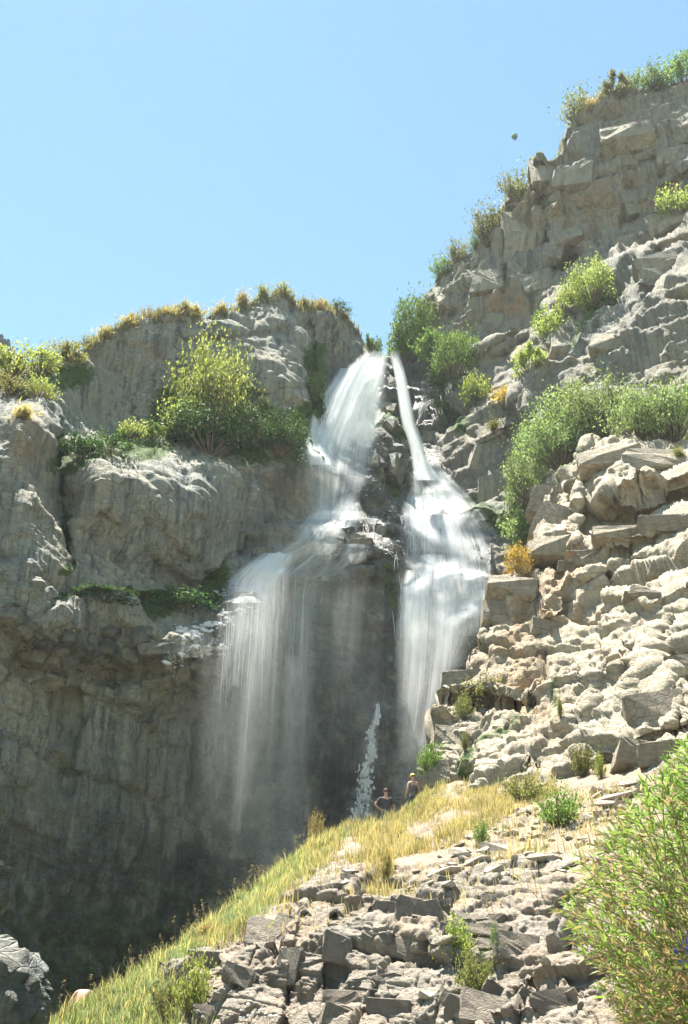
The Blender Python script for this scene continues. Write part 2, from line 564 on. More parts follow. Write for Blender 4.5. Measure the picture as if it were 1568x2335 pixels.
# --- the great wall on the left with the falls in its corner
top_A = [(-520, 860), (-300, 815), (-100, 800), (0, 818), (150, 815), (190, 790), (215, 762), (270, 748), (335, 726), (440, 718),
         (540, 694), (600, 676), (640, 668), (672, 688), (700, 706), (765, 706), (800, 722), (825, 752), (838, 790), (848, 815), (895, 812),
         (925, 832), (985, 850), (1020, 930), (1060, 1060), (1120, 1200)]
ctrl_A = [(-500, 2300, 34), (-500, 1600, 36), (-500, 1000, 40), (-300, 2250, 40), (-300, 1500, 40), (-300, 1000, 44), (-300, 830, 50),
          (0, 2250, 50), (300, 2250, 60), (600, 2250, 63), (800, 2250, 62), (1000, 2250, 60),
          (0, 1900, 50), (150, 1900, 54), (300, 1900, 57.5), (430, 1900, 61.5), (600, 1900, 65), (800, 1900, 64), (1000, 1900, 63),
          (0, 1600, 49), (150, 1590, 53), (300, 1590, 56.8), (450, 1600, 60.5), (600, 1600, 65), (800, 1600, 65), (1000, 1600, 65),
          (0, 1500, 48.2), (150, 1490, 51.8), (300, 1500, 55.6), (385, 1505, 53.5),
          (0, 1400, 47), (150, 1400, 50), (300, 1410, 54), (420, 1430, 55), (500, 1470, 56.5),
          (150, 1355, 52), (300, 1355, 56.5), (440, 1355, 62), (490, 1330, 63),
          (0, 1290, 48.5), (60, 1290, 47.5), (150, 1290, 53), (300, 1290, 57), (450, 1290, 62), (560, 1290, 65),
          (0, 1150, 49), (60, 1150, 48), (135, 1150, 55), (220, 1150, 53.5), (350, 1150, 57), (500, 1150, 62), (600, 1150, 66), (680, 1150, 69),
          (0, 1000, 50), (60, 1000, 49.5), (135, 1040, 56), (220, 1050, 55.5), (350, 1050, 59.5), (500, 1050, 63.5), (620, 1060, 67), (690, 1060, 70),
          (50, 945, 51), (50, 925, 55), (150, 930, 59), (150, 990, 57.5), (250, 1000, 63), (400, 1000, 66), (560, 990, 69), (690, 980, 72),
          (50, 860, 57), (150, 850, 61), (250, 880, 66), (400, 880, 69), (550, 880, 71.5), (680, 880, 74.5), (725, 900, 80),
          (0, 825, 60), (220, 790, 65), (330, 760, 68.5), (450, 750, 71.5), (560, 760, 73), (640, 720, 76.5), (690, 780, 77), (760, 740, 84.5), (760, 800, 84), (825, 790, 90),
          (870, 820, 88), (910, 830, 90), (960, 900, 86), (780, 880, 80.5), (850, 900, 82.5), (900, 920, 85),
          (720, 1000, 74), (800, 1000, 75.5), (870, 980, 77.5), (915, 1000, 82),
          (715, 1060, 71.5), (780, 1070, 73), (870, 1070, 74.5), (925, 1080, 80), (985, 1080, 80),
          (720, 1160, 71), (800, 1165, 72), (900, 1160, 73.5), (980, 1180, 76),
          (700, 1200, 68), (800, 1205, 68.5), (900, 1205, 70), (1000, 1230, 72.5), (1100, 1230, 71),
          (650, 1262, 64.5), (750, 1255, 65.5), (850, 1250, 66), (940, 1280, 69.5), (1040, 1290, 69), (1120, 1300, 68),
          (520, 1340, 59.5), (600, 1330, 62), (700, 1340, 65), (850, 1340, 66), (980, 1380, 67.5), (1100, 1390, 66.5),
          (430, 1500, 55), (560, 1480, 60.5), (700, 1480, 66), (850, 1480, 66), (950, 1480, 66.5), (1060, 1480, 66)]
feats_A = [([(130, 1000), (140, 1150), (155, 1290)], 14, 2.2),                 # cleft beside the left pillar
           ([(120, 1368), (300, 1362), (430, 1362)], 9, 1.3),                  # mossy ledge
           ([(705, 740), (712, 850), (720, 930)], 12, 2.0),                    # corner of the top block
           ([(450, 1100), (440, 1280)], 18, -0.7), ([(560, 1080), (540, 1260)], 14, 0.9),
           ([(60, 1520), (220, 1535), (380, 1535)], 9, 0.6),                  # undercut below the bands
           ([(170, 1600), (150, 1800)], 20, 1.2), ([(300, 1560), (280, 1850)], 22, -1.0), ([(420, 1700), (430, 1900)], 25, -1.1),
           ([(862, 850), (900, 900)], 22, -1.8), ([(860, 1070), (850, 1140)], 18, -1.1), ([(910, 1020), (935, 1090)], 14, -1.6),
           ([(930, 900), (960, 1040)], 10, 1.4),
           ([(400, 780), (560, 770), (690, 745)], 8, 0.8), ([(560, 905), (690, 890)], 7, 0.6),
           ([(390, 1512), (520, 1490)], 9, 1.2), ([(650, 1290), (860, 1275)], 10, 1.4), ([(700, 1215), (910, 1220)], 8, 0.9)]
def attrs_A(x, y, V):
    moss = (1.0 * g(x, y, [(400, 940), (560, 980), (670, 1010)], 68) + 1.0 * g(x, y, [(140, 1060), (240, 1020), (350, 1020)], 36)
            + 1.0 * g(x, y, [(718, 800), (722, 920), (690, 980)], 30) + 0.95 * g(x, y, [(120, 1368), (300, 1360), (430, 1355)], 13)
            + 1.0 * g(x, y, [(340, 1380), (470, 1365), (500, 1310)], 24) + 0.9 * g(x, y, [(150, 1180), (160, 1290), (130, 1310)], 18)
            + 0.95 * g(x, y, [(870, 940), (905, 990), (940, 1000)], 22) + 0.8 * g(x, y, [(1000, 880), (1010, 960)], 22)
            + 0.6 * g(x, y, [(895, 1050), (905, 1120)], 26) + 0.6 * g(x, y, [(690, 980), (705, 1060)], 16) + 0.75 * g(x, y, [(60, 860), (180, 860)], 35)
            + 0.45 * sstep(1600, 2200, y) + 0.45 * g(x, y, [(1060, 1130), (1130, 1200)], 35) + 0.55 * g(x, y, [(880, 1300), (900, 1380)], 30))
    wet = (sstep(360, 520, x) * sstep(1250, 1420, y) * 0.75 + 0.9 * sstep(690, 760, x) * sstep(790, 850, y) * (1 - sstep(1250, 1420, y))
           + 0.95 * sstep(1600, 2050, y) * (1 - 0.4 * g(x, y, [(300, 1620), (260, 1800), (380, 1850)], 70)) + 0.7 * g(x, y, [(640, 1080), (600, 1200)], 45))  # first term: shade of the lower recess painted as darker rock
    iron_flare = (0.25 * g(x, y, [(260, 800), (400, 800), (560, 800)], 60) + 0.5 * g(x, y, [(40, 1000), (60, 1030)], 40)  # first term: orange lens flare painted along the rim
            + 0.4 * g(x, y, [(620, 1100), (640, 1150)], 50) + 0.35 * g(x, y, [(150, 1450), (350, 1470)], 40) + 0.4 * g(x, y, [(920, 880), (960, 960)], 40))
    return dict(moss=np.clip(moss, 0, 1), wet=np.clip(wet, 0, 1), iron_flare=iron_flare)
def soft_A(x, y):
    return 0.55 + 0.45 * sstep(1250, 1330, y) * (1 - sstep(1560, 1650, y)) + 0.35 * sstep(650, 720, x) * (1 - sstep(1300, 1400, y))
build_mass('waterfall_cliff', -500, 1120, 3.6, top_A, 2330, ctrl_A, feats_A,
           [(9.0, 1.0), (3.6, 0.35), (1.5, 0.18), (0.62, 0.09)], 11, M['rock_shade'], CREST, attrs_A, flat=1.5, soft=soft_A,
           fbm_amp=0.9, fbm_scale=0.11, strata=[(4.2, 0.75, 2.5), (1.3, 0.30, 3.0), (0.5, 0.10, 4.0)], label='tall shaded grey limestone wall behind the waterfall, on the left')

# --- the high cliff to the right of the lip
top_C = [(860, 1010), (890, 880), (905, 815), (955, 735), (978, 660), (1000, 618), (1066, 574), (1085, 556), (1138, 474), (1150, 452), (1203, 444), (1212, 372),
         (1278, 334), (1290, 294), (1330, 262), (1370, 228), (1420, 205), (1480, 184), (1568, 166), (1700, 140), (1900, 120)]
ctrl_C = [(1400, 300, 84.5), (1568, 260, 81), (1800, 250, 75), (1230, 420, 87), (1400, 430, 84), (1568, 400, 79), (1800, 450, 72),
          (1010, 640, 91), (1100, 600, 89), (1230, 560, 86.5), (1380, 560, 83.5), (1480, 540, 80.5), (1568, 520, 76), (1568, 560, 72.5),
          (985, 720, 91), (1100, 700, 87), (1200, 680, 84.5), (1290, 650, 83.5), (1370, 690, 77), (1450, 640, 73.5), (1568, 620, 69.5), (1800, 640, 62),
          (1000, 850, 88), (1100, 800, 84.5), (1190, 770, 82), (1260, 800, 76.5), (1330, 760, 73.5), (1450, 740, 70), (1568, 760, 67), (1800, 800, 60),
          (900, 900, 90), (940, 950, 86), (1000, 950, 84), (1080, 900, 81.5), (1150, 870, 79.5), (1180, 950, 75), (1250, 900, 72), (1400, 870, 68.5), (1568, 880, 65),
          (940, 1050, 83), (1000, 1030, 80.5), (1080, 990, 77.5), (1160, 1000, 75), (1180, 1080, 72.5), (1300, 1000, 68), (1450, 960, 65), (1568, 980, 62),
          (980, 1150, 80), (1060, 1120, 75.5), (1150, 1150, 72), (1250, 1150, 67), (1400, 1100, 63), (1568, 1100, 60), (1800, 1100, 55),
          (1000, 1300, 74), (1100, 1300, 70), (1200, 1300, 67), (1350, 1300, 63), (1600, 1300, 58), (1000, 1500, 71), (1200, 1500, 66), (1600, 1500, 57)]
feats_C = [([(1222, 380), (1240, 470), (1245, 560)], 8, 1.4), ([(1152, 460), (1160, 560), (1150, 640)], 8, 1.3), ([(1000, 640), (1030, 720)], 7, 0.9),
           ([(1230, 460), (1400, 400), (1568, 330)], 7, 0.8), ([(1260, 620), (1310, 590)], 18, 2.6), ([(1500, 420), (1568, 380)], 14, -1.5),
           ([(1460, 640), (1475, 570), (1568, 530)], 9, -1.6), ([(1480, 660), (1568, 570)], 11, 1.4), ([(1180, 910), (1250, 830), (1320, 740)], 14, -1.2),
           ([(1090, 800), (1180, 740)], 10, -1.3), ([(1110, 835), (1200, 780)], 11, 1.6), ([(1000, 880), (1015, 960)], 14, 1.6),
           ([(1070, 1010), (1170, 960)], 14, -1.2), ([(1160, 950), (1175, 1050)], 10, 1.3)]
def attrs_C(x, y, V):
    moss = (0.9 * g(x, y, [(995, 860), (1010, 960), (1050, 965)], 24) + 0.6 * g(x, y, [(1060, 1140), (1150, 1200)], 40) + 0.6 * g(x, y, [(1260, 790), (1400, 660)], 16)
            + 0.4 * g(x, y, [(1230, 470), (1500, 500)], 70))
    wet = 0.9 * sstep(0, 1, 1 - np.clip((x - 900) / 140, 0, 1)) * sstep(800, 860, y) + 0.35 * g(x, y, [(1060, 1100), (1120, 1200)], 60)
    iron_flare = 0.8 * g(x, y, [(1140, 690), (1180, 690)], 25) + 0.45 * g(x, y, [(1230, 470), (1500, 480)], 60) + 0.1
    return dict(moss=np.clip(moss, 0, 1), wet=np.clip(wet, 0, 1), iron_flare=iron_flare)
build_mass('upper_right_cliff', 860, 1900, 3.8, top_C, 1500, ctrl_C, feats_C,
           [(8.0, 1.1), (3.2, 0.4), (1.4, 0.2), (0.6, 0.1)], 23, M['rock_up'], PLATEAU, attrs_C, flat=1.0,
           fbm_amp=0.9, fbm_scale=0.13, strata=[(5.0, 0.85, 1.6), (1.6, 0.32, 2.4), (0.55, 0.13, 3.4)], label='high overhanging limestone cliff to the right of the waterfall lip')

# --- the near sunlit cliff on the right
top_E = [(955, 1850), (966, 1800), (980, 1772), (996, 1660), (1001, 1600), (1008, 1565), (1050, 1517), (1075, 1460), (1100, 1408), (1122, 1348), (1160, 1302), (1215, 1262),
         (1226, 1180), (1238, 1108), (1280, 1075), (1315, 1040), (1345, 1014), (1450, 1003), (1568, 1008), (1800, 980), (2200, 960)]
ctrl_E = [(920, 1850, 42), (960, 1800, 41.5), (1100, 1790, 38), (1300, 1790, 34), (1450, 1780, 31), (1600, 1780, 28), (1800, 1800, 24),
          (1000, 1680, 43), (1100, 1680, 41), (1300, 1680, 37), (1450, 1660, 34), (1600, 1640, 31), (1800, 1650, 27),
          (1008, 1575, 45), (1100, 1560, 43.5), (1200, 1560, 42), (1300, 1540, 40), (1450, 1540, 37), (1600, 1520, 34), (1800, 1500, 30),
          (1090, 1440, 47.5), (1160, 1400, 47), (1250, 1400, 45), (1350, 1400, 43), (1450, 1380, 41), (1600, 1380, 38),
          (1165, 1310, 50.5), (1250, 1290, 48.5), (1330, 1280, 46), (1450, 1280, 44), (1600, 1270, 41), (1800, 1300, 36),
          (1232, 1180, 53.5), (1290, 1180, 52), (1340, 1190, 50), (1450, 1190, 47.5), (1600, 1180, 44.5),
          (1300, 1080, 55), (1370, 1080, 52), (1450, 1060, 51), (1600, 1060, 48), (1800, 1050, 43), (1350, 1025, 55), (1500, 1010, 54.5), (1600, 1010, 52), (1000, 1950, 38), (1300, 1950, 31), (1700, 1950, 24), (2200, 1900, 17), (2200, 1500, 22), (2200, 1000, 35)]
feats_E = [([(1340, 1180), (1420, 1185), (1500, 1160), (1568, 1140)], 22, 2.6), ([(1375, 1228), (1470, 1215), (1568, 1165)], 15, -1.7),
           ([(1400, 1130), (1480, 1110), (1568, 1070)], 14, -1.5),
           ([(1230, 1265), (1300, 1290)], 14, 1.7), ([(1120, 1345), (1220, 1340)], 10, 0.9), ([(1240, 1110), (1240, 1230)], 14, -0.9),
           ([(1320, 1060), (1315, 1200), (1290, 1310), (1250, 1400)], 9, -1.2), ([(1305, 1120), (1300, 1230), (1270, 1330)], 8, 1.3),
           ([(1330, 1340), (1440, 1290), (1560, 1290)], 22, 1.1), ([(1380, 1350), (1480, 1370), (1560, 1330)], 16, -0.9),
           ([(1010, 1590), (1100, 1600), (1230, 1610)], 9, 1.1), ([(1020, 1560), (1120, 1560), (1220, 1590)], 12, -0.8),
           ([(1490, 1540), (1485, 1470), (1520, 1410)], 9, -0.9), ([(1400, 1600), (1420, 1500)], 7, -0.7), ([(1440, 1620), (1460, 1560)], 7, -0.6), ([(1350, 1620), (1360, 1520)], 8, -0.6),
           ([(1430, 1700), (1568, 1650)], 4.5, 0.9), ([(1440, 1690), (1500, 1580), (1568, 1500)], 24, -1.0), ([(1568, 1590), (1545, 1660)], 9, 1.2),
           ([(1375, 1730), (1380, 1800)], 10, 1.2), ([(1150, 1740), (1230, 1760)], 8, 0.7), ([(1290, 1640), (1340, 1780)], 14, -0.6)]
def attrs_E(x, y, V):
    moss = 0.55 * g(x, y, [(1180, 1640), (1100, 1700), (1050, 1780)], 26) + 0.5 * g(x, y, [(1290, 1560), (1270, 1640)], 16) + 0.5 * g(x, y, [(1250, 1090), (1330, 1030)], 18)
    iron_flare = 0.55 * g(x, y, [(1280, 1300), (1160, 1500), (1230, 1650)], 60) + 0.08
    return dict(moss=np.clip(moss, 0, 1), wet=0.0, iron_flare=iron_flare)
def soft_E(x, y):
    return 1.0 - 0.6 * g(x, y, [(1440, 1690), (1500, 1590), (1568, 1530)], 50)
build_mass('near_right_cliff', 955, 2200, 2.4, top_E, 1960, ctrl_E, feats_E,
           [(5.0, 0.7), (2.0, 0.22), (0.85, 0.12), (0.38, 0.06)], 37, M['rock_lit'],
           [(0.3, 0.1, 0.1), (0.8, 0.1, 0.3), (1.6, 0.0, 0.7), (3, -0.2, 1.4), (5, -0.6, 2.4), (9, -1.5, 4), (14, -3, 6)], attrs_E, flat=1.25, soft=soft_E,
           fbm_amp=0.35, fbm_scale=0.3, strata=[(3.8, 0.65, 1.8), (1.1, 0.22, 2.6), (0.36, 0.10, 3.4)], label='rugged sunlit tan limestone cliff rising at the right')

# --- the foreground hillside with its rock outcrop
top_F = [(-260, 2520), (-100, 2440), (0, 2385), (80, 2342), (200, 2280), (350, 2196), (480, 2106), (600, 2016), (720, 1924), (800, 1884), (860, 1874), (890, 1870), (915, 1860), (940, 1844), (962, 1818),
         (1000, 1796), (1100, 1765), (1300, 1755), (1450, 1735), (1568, 1700), (1700, 1660), (2300, 1600)]
ctrl_F = [(-260, 2520, 19), (0, 2390, 23), (80, 2340, 24.3), (200, 2275, 26), (350, 2192, 28), (480, 2102, 30), (600, 2012, 32), (720, 1920, 34), (800, 1885, 35), (890, 1872, 37), (940, 1846, 38.6), (960, 1822, 39.5),
          (1100, 1770, 40), (1300, 1760, 36), (1568, 1705, 31), (1700, 1670, 28),
          (200, 2335, 24), (300, 2335, 23), (420, 2335, 21.6), (500, 2335, 20.2), (650, 2335, 19.4), (800, 2335, 18.6), (1000, 2335, 17.6), (1200, 2335, 16.4), (1400, 2335, 14.5), (1600, 2335, 12),
          (0, 2560, 19), (300, 2560, 18), (600, 2560, 16.5), (900, 2560, 15), (1200, 2560, 13), (1600, 2560, 9.5),
          (330, 2260, 25.5), (390, 2180, 26), (430, 2250, 22.6), (560, 2200, 22), (700, 2200, 21), (850, 2200, 20.4), (1000, 2200, 19.6), (1200, 2200, 18.2), (1400, 2200, 16.2), (1600, 2200, 13.5),
          (570, 2080, 26.2), (680, 2050, 24.6), (750, 2080, 23.2), (900, 2080, 22), (1050, 2080, 21.2), (1200, 2080, 20), (1400, 2080, 18), (1600, 2080, 15),
          (700, 1980, 28.2), (800, 1975, 26.2), (880, 1985, 25), (1000, 1985, 24), (1150, 1985, 22.8), (1300, 1985, 21.5), (1450, 1985, 19.5), (1600, 1985, 17),
          (760, 1925, 32), (860, 1920, 30), (1000, 1910, 28), (1150, 1910, 26.5), (1300, 1900, 25.5), (1450, 1890, 23), (1600, 1880, 20),
          (900, 1890, 33.5), (1000, 1850, 33), (1150, 1840, 31.5), (1300, 1830, 30), (1450, 1820, 27.5), (2300, 1650, 21), (2300, 2000, 11.5), (2300, 2335, 8), (2300, 2560, 6.5), (-260, 2900, 13), (0, 2900, 14), (400, 2900, 12.5), (800, 2900, 11), (1200, 2900, 9), (1600, 2900, 7), (2300, 2900, 5.2)]
feats_F = [([(555, 2090), (575, 2160), (545, 2230)], 9, -0.5), ([(690, 2080), (650, 2330)], 7, 0.55), ([(640, 2120), (625, 2200)], 7, 0.4), ([(760, 2080), (735, 2330)], 6, 0.5),
           ([(860, 2110), (940, 2130), (1010, 2150)], 7, -0.35), ([(860, 2080), (1000, 2070)], 22, 0.7), ([(900, 2170), (990, 2195)], 18, 0.5),
           ([(1120, 2300), (1200, 2290)], 14, -0.4), ([(1240, 2190), (1180, 2280)], 12, 0.4), ([(480, 2180), (420, 2300)], 8, 0.6),
           ([(620, 2250), (690, 2280)], 24, 0.6)]
def rock_zone(x, y):
    """1 where bare rock shows, 0 on soil and turf"""
    poly = [(350, 2190), (450, 2150), (560, 2085), (700, 1985), (760, 1945), (850, 1950), (960, 1960), (1150, 1925), (1260, 1930), (1330, 2000), (1500, 2100), (2300, 2100), (2300, 2450), (420, 2450), (400, 2330)]
    q = inpoly(x, y, poly).astype(float)
    e = pl_dist(x, y, poly + poly[:1])
    return np.where(q > 0, sstep(0, 26, e), 0) 
def soft_F(x, y):
    return 0.22 + 0.78 * rock_zone(x, y)
def attrs_F(x, y, V):
    rz = rock_zone(x, y)
    n = fbm(V * 0.6, 3, 77)
    turf = (1 - rz) * (1 - sstep(950, 1050, x)) 
    green = turf * (1 - sstep(700, 780, x) * sstep(0, 60, y - np.interp(x, [p[0] for p in top_F], [p[1] for p in top_F])))
    soil = (1 - rz) * 0.75
    return dict(moss=np.clip(green * 0.75, 0, 1), wet=0.0, iron_flare=np.clip(soil * 0.35 + 0.1 + 0.5 * n, 0, 1))
RIDGE = [(0.25, 0.05, 0), (0.6, 0.02, 0), (1.1, -0.12, 0), (1.8, -0.45, 0), (2.8, -0.95, 0), (4.2, -1.7, 0), (6.5, -3.0, 0), (10, -4.8, 0), (15, -6.5, 0)]
build_mass('hillside', -260, 2300, 2.2, top_F, 2900, ctrl_F, feats_F,
           [(3.2, 0.40), (1.3, 0.13), (0.5, 0.06), (0.2, 0.03)], 53, M['rock_fg'], RIDGE, attrs_F, flat=1.45, soft=soft_F,
           fbm_amp=0.12, fbm_scale=0.6, strata=[(1.7, 0.42, 1.3), (0.55, 0.12, 2.2), (0.18, 0.05, 4.0)], push=(-0.25, -0.9, 0.35, 0.6), label='foreground hillside of fractured grey rock, dry grass and soil')
MASS['hillside']['o']['category'] = 'hillside'

# --- valley floor out to the horizon
n = 60
ax = np.sign(np.linspace(-1, 1, n)) * np.abs(np.linspace(-1, 1, n)) ** 3 * 700
gx, gy = np.meshgrid(ax, ax)
gz = -0.6 + 0.25 * perlin(np.stack([gx.ravel() * 0.2, gy.ravel() * 0.2, gx.ravel() * 0], 1), 4).reshape(gx.shape)
idx = np.arange(n * n).reshape(n, n)
gme = mesh_np('ground', np.stack([gx, gy, gz], -1).reshape(-1, 3),
              np.stack([idx[:-1, :-1], idx[:-1, 1:], idx[1:, 1:], idx[1:, :-1]], -1).reshape(-1, 4), plain_mat('valley_soil', (0.13, 0.115, 0.075), 0.95, 0.3, 0.6, 0.4), True)
tag(link('ground', gme), 'stony valley floor below the cliffs', 'ground', kind='structure')

# ------------------------------------------------------------------ tubes
def tube_np(path, radii, k=5):
    path = np.asarray(path, float); n = len(path)
    t = np.gradient(path, axis=0)
    t /= np.linalg.norm(t, axis=1, keepdims=True) + 1e-9
    ref = np.array([0.31, 0.77, 0.55])
    a = np.cross(t, ref); a /= np.linalg.norm(a, axis=1, keepdims=True) + 1e-9
    b = np.cross(t, a)
    th = np.arange(k) * 2 * math.pi / k
    V = path[:, None] + (a[:, None] * np.cos(th)[None, :, None] + b[:, None] * np.sin(th)[None, :, None]) * np.asarray(radii)[:, None, None]
    F = []
    for i in range(n - 1):
        for j in range(k):
            F.append((i * k + j, i * k + (j + 1) % k, (i + 1) * k + (j + 1) % k, (i + 1) * k + j))
    return V.reshape(-1, 3), np.array(F)

def join_np(parts):
    Vs, Fs, o = [], [], 0
    for v, f in parts:
        Vs.append(v); Fs.append(f + o); o += len(v)
    return np.concatenate(Vs), np.concatenate(Fs)

def leaves_np(pos, size, aspect, rng, up=0.25, dirs=None, flex=0.18):
    """leaf blades: a folded diamond of four triangles-in-quads each"""
    n = len(pos)
    if dirs is None:
        d = rng.normal(size=(n, 3)); d[:, 2] += up
    else:
        d = dirs + rng.normal(size=(n, 3)) * 0.25
    d /= np.linalg.norm(d, axis=1, keepdims=True)
    s = rng.normal(size=(n, 3))
    s -= (s * d).sum(1, keepdims=True) * d
    s /= np.linalg.norm(s, axis=1, keepdims=True)
    nn = np.cross(d, s)
    L = (size * rng.uniform(0.6, 1.35, n))[:, None]
    w = L * aspect * 0.5
    V = np.stack([pos, pos + d * L * 0.45 + s * w + nn * w * flex, pos + d * L - nn * L * 0.12, pos + d * L * 0.45 - s * w + nn * w * flex], 1)
    F = np.arange(n * 4).reshape(n, 4)
    return V.reshape(-1, 3), F

# ------------------------------------------------------------------ water
WATER = tag(empty('waterfall', P(880, 812, 90)), 'white waterfall cascading down the ledges in the middle of the cliff', 'waterfall', kind='structure')
VM = {}
def wlink(name, me, parent):
    o = link(name, me, parent)
    o.location = -parent.location
    return o
def vmat(dens, fu, fv, seed, lo=0.38, hi=0.72):
    k = (dens, fu, fv, seed, lo, hi)
    if k not in VM:
        VM[k] = veil_mat('water_veil_%d' % len(VM), dens, fu, fv, seed, lo, hi)
    return VM[k]

def depth_at(x, y, names=('waterfall_cliff', 'upper_right_cliff')):
    h = ray(x, y, *names)
    return h[0].y if h else 75.0

def veil(name, rows, mat, nu=14, nv=60, off=0.7, dens=None, free=False, wob=0.25, seed=0, rnd=0.0, parent=None, bow=0.0, jag=0.0):
    """rows: (xl, xr, y) left and right edge at each photo row, top to bottom; rides just off the rock, or hangs free from its top"""
    r = np.array(rows, float)
    tt = np.linspace(0, 1, len(r))
    t = np.linspace(0, 1, nv)
    xl, xr, yy = (np.interp(t, tt, r[:, i]) for i in range(3))
    for a in (xl, xr):
        a[:] = np.convolve(np.pad(a, 4, 'edge'), np.ones(9) / 9, 'valid')
    u = np.linspace(0, 1, nu)
    X = xl[:, None] + (xr - xl)[:, None] * u[None]
    jg = perlin(np.stack([u * 5.3 + seed * 3.7, u * 0, u * 0 + seed], 1), 8) * jag
    Yp = np.repeat(yy[:, None], nu, 1) + jg[None] * (1 - t[:, None])
    D = np.zeros_like(X)
    ks = list(range(0, nv, 3)) + [nv - 1]
    for j in range(nu):
        if free:
            D[:, j] = min(depth_at(X[k, j], Yp[k, j]) for k in ks) if free == 'min' else depth_at(X[0, j], Yp[0, j])
        else:
            v = [depth_at(X[k, j], Yp[k, j]) for k in ks]
            # falling water never moves back into the wall on its way down
            v = np.minimum.accumulate(v)
            D[:, j] = np.interp(np.arange(nv), ks, v)
    for _ in range(3):
        Dp = np.pad(D, 1, 'edge')
        D = (Dp[1:-1, 1:-1] * 2 + Dp[:-2, 1:-1] + Dp[2:, 1:-1] + Dp[1:-1, :-2] + Dp[1:-1, 2:]) / 6
    D = D - off - bow * np.sin(u * math.pi)[None]
    V = P(X, Yp, D).reshape(-1, 3)
    V[:, 1] += wob * fbm(V * np.array([0.9, 0.9, 0.25]), 3, 200 + seed)
    idx = np.arange(nv * nu).reshape(nv, nu)
    F = np.stack([idx[:-1, :-1], idx[1:, :-1], idx[1:, 1:], idx[:-1, 1:]], -1).reshape(-1, 4)
    uv = np.stack(np.meshgrid(u, t), -1).reshape(-1, 2)
    dd = np.ones(nv) if dens is None else np.interp(t, np.linspace(0, 1, len(dens)), dens)
    me = mesh_np(name, V, F, mat, True, {'dens': np.repeat(dd, nu)}, uv)
    return wlink(name, me, parent or WATER)

# the upper left cascade, sweeping down and left from the lip
for i, (k, o) in enumerate(((1.1, 0.5), (0.9, 0.9), (0.7, 1.5))):
    e = i * 9
    veil('upper_cascade', [(842 - e * .3, 892, 798), (795 - e, 880 + e * .4, 838), (752 - e, 872 + e, 900), (715 - e, 862 + e, 975), (690 - e, 850 + e, 1030), (700 - e, 838 + e, 1085), (705 - e, 815 + e, 1140), (700 - e, 815 + e, 1185)],
         vmat(k, 7 + 3 * i, 2.0, 1 + i, 0.34, 0.66), 16, 70, o, dens=[0.0, 1, 1, 1.1, 1.0, 0.55, 0.4, 0.45, 0.6], seed=i, jag=22)
veil('upper_cascade', [(770, 835, 840), (725, 800, 900), (700, 775, 960), (692, 770, 1020), (700, 765, 1060)], vmat(1.3, 6, 1.6, 9, 0.30, 0.58), 12, 40, 0.8, dens=[0.5, 1, 1.2, 1.2, 0.6], seed=4)
# the thin right-hand stream
for i, (k, o) in enumerate(((1.0, 0.35), (0.8, 0.6))):
    veil('side_stream', [(882, 910, 798), (898, 926, 850), (904, 936, 900), (912, 948, 960), (930, 968, 1010), (938, 982, 1060), (940, 1010, 1095)],
         vmat(k, 5, 3.0, 11 + i, 0.30, 0.62), 10, 60, o, dens=[0.0, 1, 0.9, 0.9, 1, 1, 0.8], seed=10 + i, wob=0.1, jag=16)
veil('side_stream', [(950, 990, 1045), (980, 1040, 1095), (1020, 1075, 1130), (1050, 1105, 1170), (1085, 1150, 1230)], vmat(0.8, 5, 3.0, 14, 0.34, 0.66), 10, 40, 0.5, dens=[0.6, 1, 0.9, 0.7, 0.3], seed=15, wob=0.1)
# the middle fan on the right
for i, (k, o) in enumerate(((0.85, 0.6), (0.62, 1.2))):
    e = i * 8
    veil('middle_fan', [(930 - e, 1010 + e, 1075), (925 - e, 1060 + e, 1120), (925 - e, 1095 + e, 1180), (912 - e, 1130 + e, 1240), (905 - e, 1150 + e, 1300), (900 - e, 1150 + e, 1370), (895 - e, 1110 + e, 1440), (890 - e, 1075 + e, 1520)],
         vmat(k, 9 + 3 * i, 1.8, 21 + i, 0.36, 0.70), 18, 70, o, dens=[0.6, 1, 0.95, 0.9, 1, 1, 0.8, 0.3], seed=20 + i)
for i, (c, w, y0, y1, k) in enumerate(((985, 60, 1265, 1500, 1.1), (1022, 48, 1288, 1470, 0.9), (945, 45, 1300, 1560, 0.9), (1085, 45, 1300, 1450, 0.8), (960, 50, 1110, 1260, 0.9), (1005, 40, 1120, 1260, 0.7))):
    h = y1 - y0
    veil('middle_fan', [(c - w * .5, c + w * .5, y0), (c - w * .8, c + w * .8, y0 + h * .15), (c - w * 1.1, c + w * 1.05, y0 + h * .45), (c - w * 1.25, c + w * 1.1, y1)], vmat(k, 6, 1.5, 30 + i, 0.32, 0.64), 10, 40, 1.2 + 0.2 * (i % 3), dens=[0.9, 1, 0.8, 0.1], seed=30 + i)
veil('middle_fan', [(1080, 1130, 1345), (1060, 1125, 1375), (1040, 1110, 1410)], vmat(1.0, 4, 2.0, 38, 0.3, 0.6), 10, 20, 0.9, dens=[0.6, 1, 0.2], seed=38)
# below the fan it falls as one column
for i, (k, o) in enumerate(((0.75, 1.6), (0.5, 2.4))):
    veil('fall_column', [(898, 1075, 1330), (897, 1062, 1480), (896, 1045, 1580), (893, 1020, 1680), (890, 990, 1790), (888, 975, 1860)], vmat(k, 7, 1.2, 41 + i, 0.36, 0.72), 12, 50, o, dens=[0.0, 0.9, 0.95, 0.65, 0.45, 0.3, 0.1], free='min', seed=40 + i, jag=50)
veil('ledge_stream', [(390, 560, 1395), (395, 545, 1425), (388, 530, 1460), (382, 520, 1500)], vmat(0.6, 6, 2.2, 58, 0.46, 0.70), 14, 30, 0.5, dens=[0.3, 1, 0.9, 0.5], seed=58, jag=20)
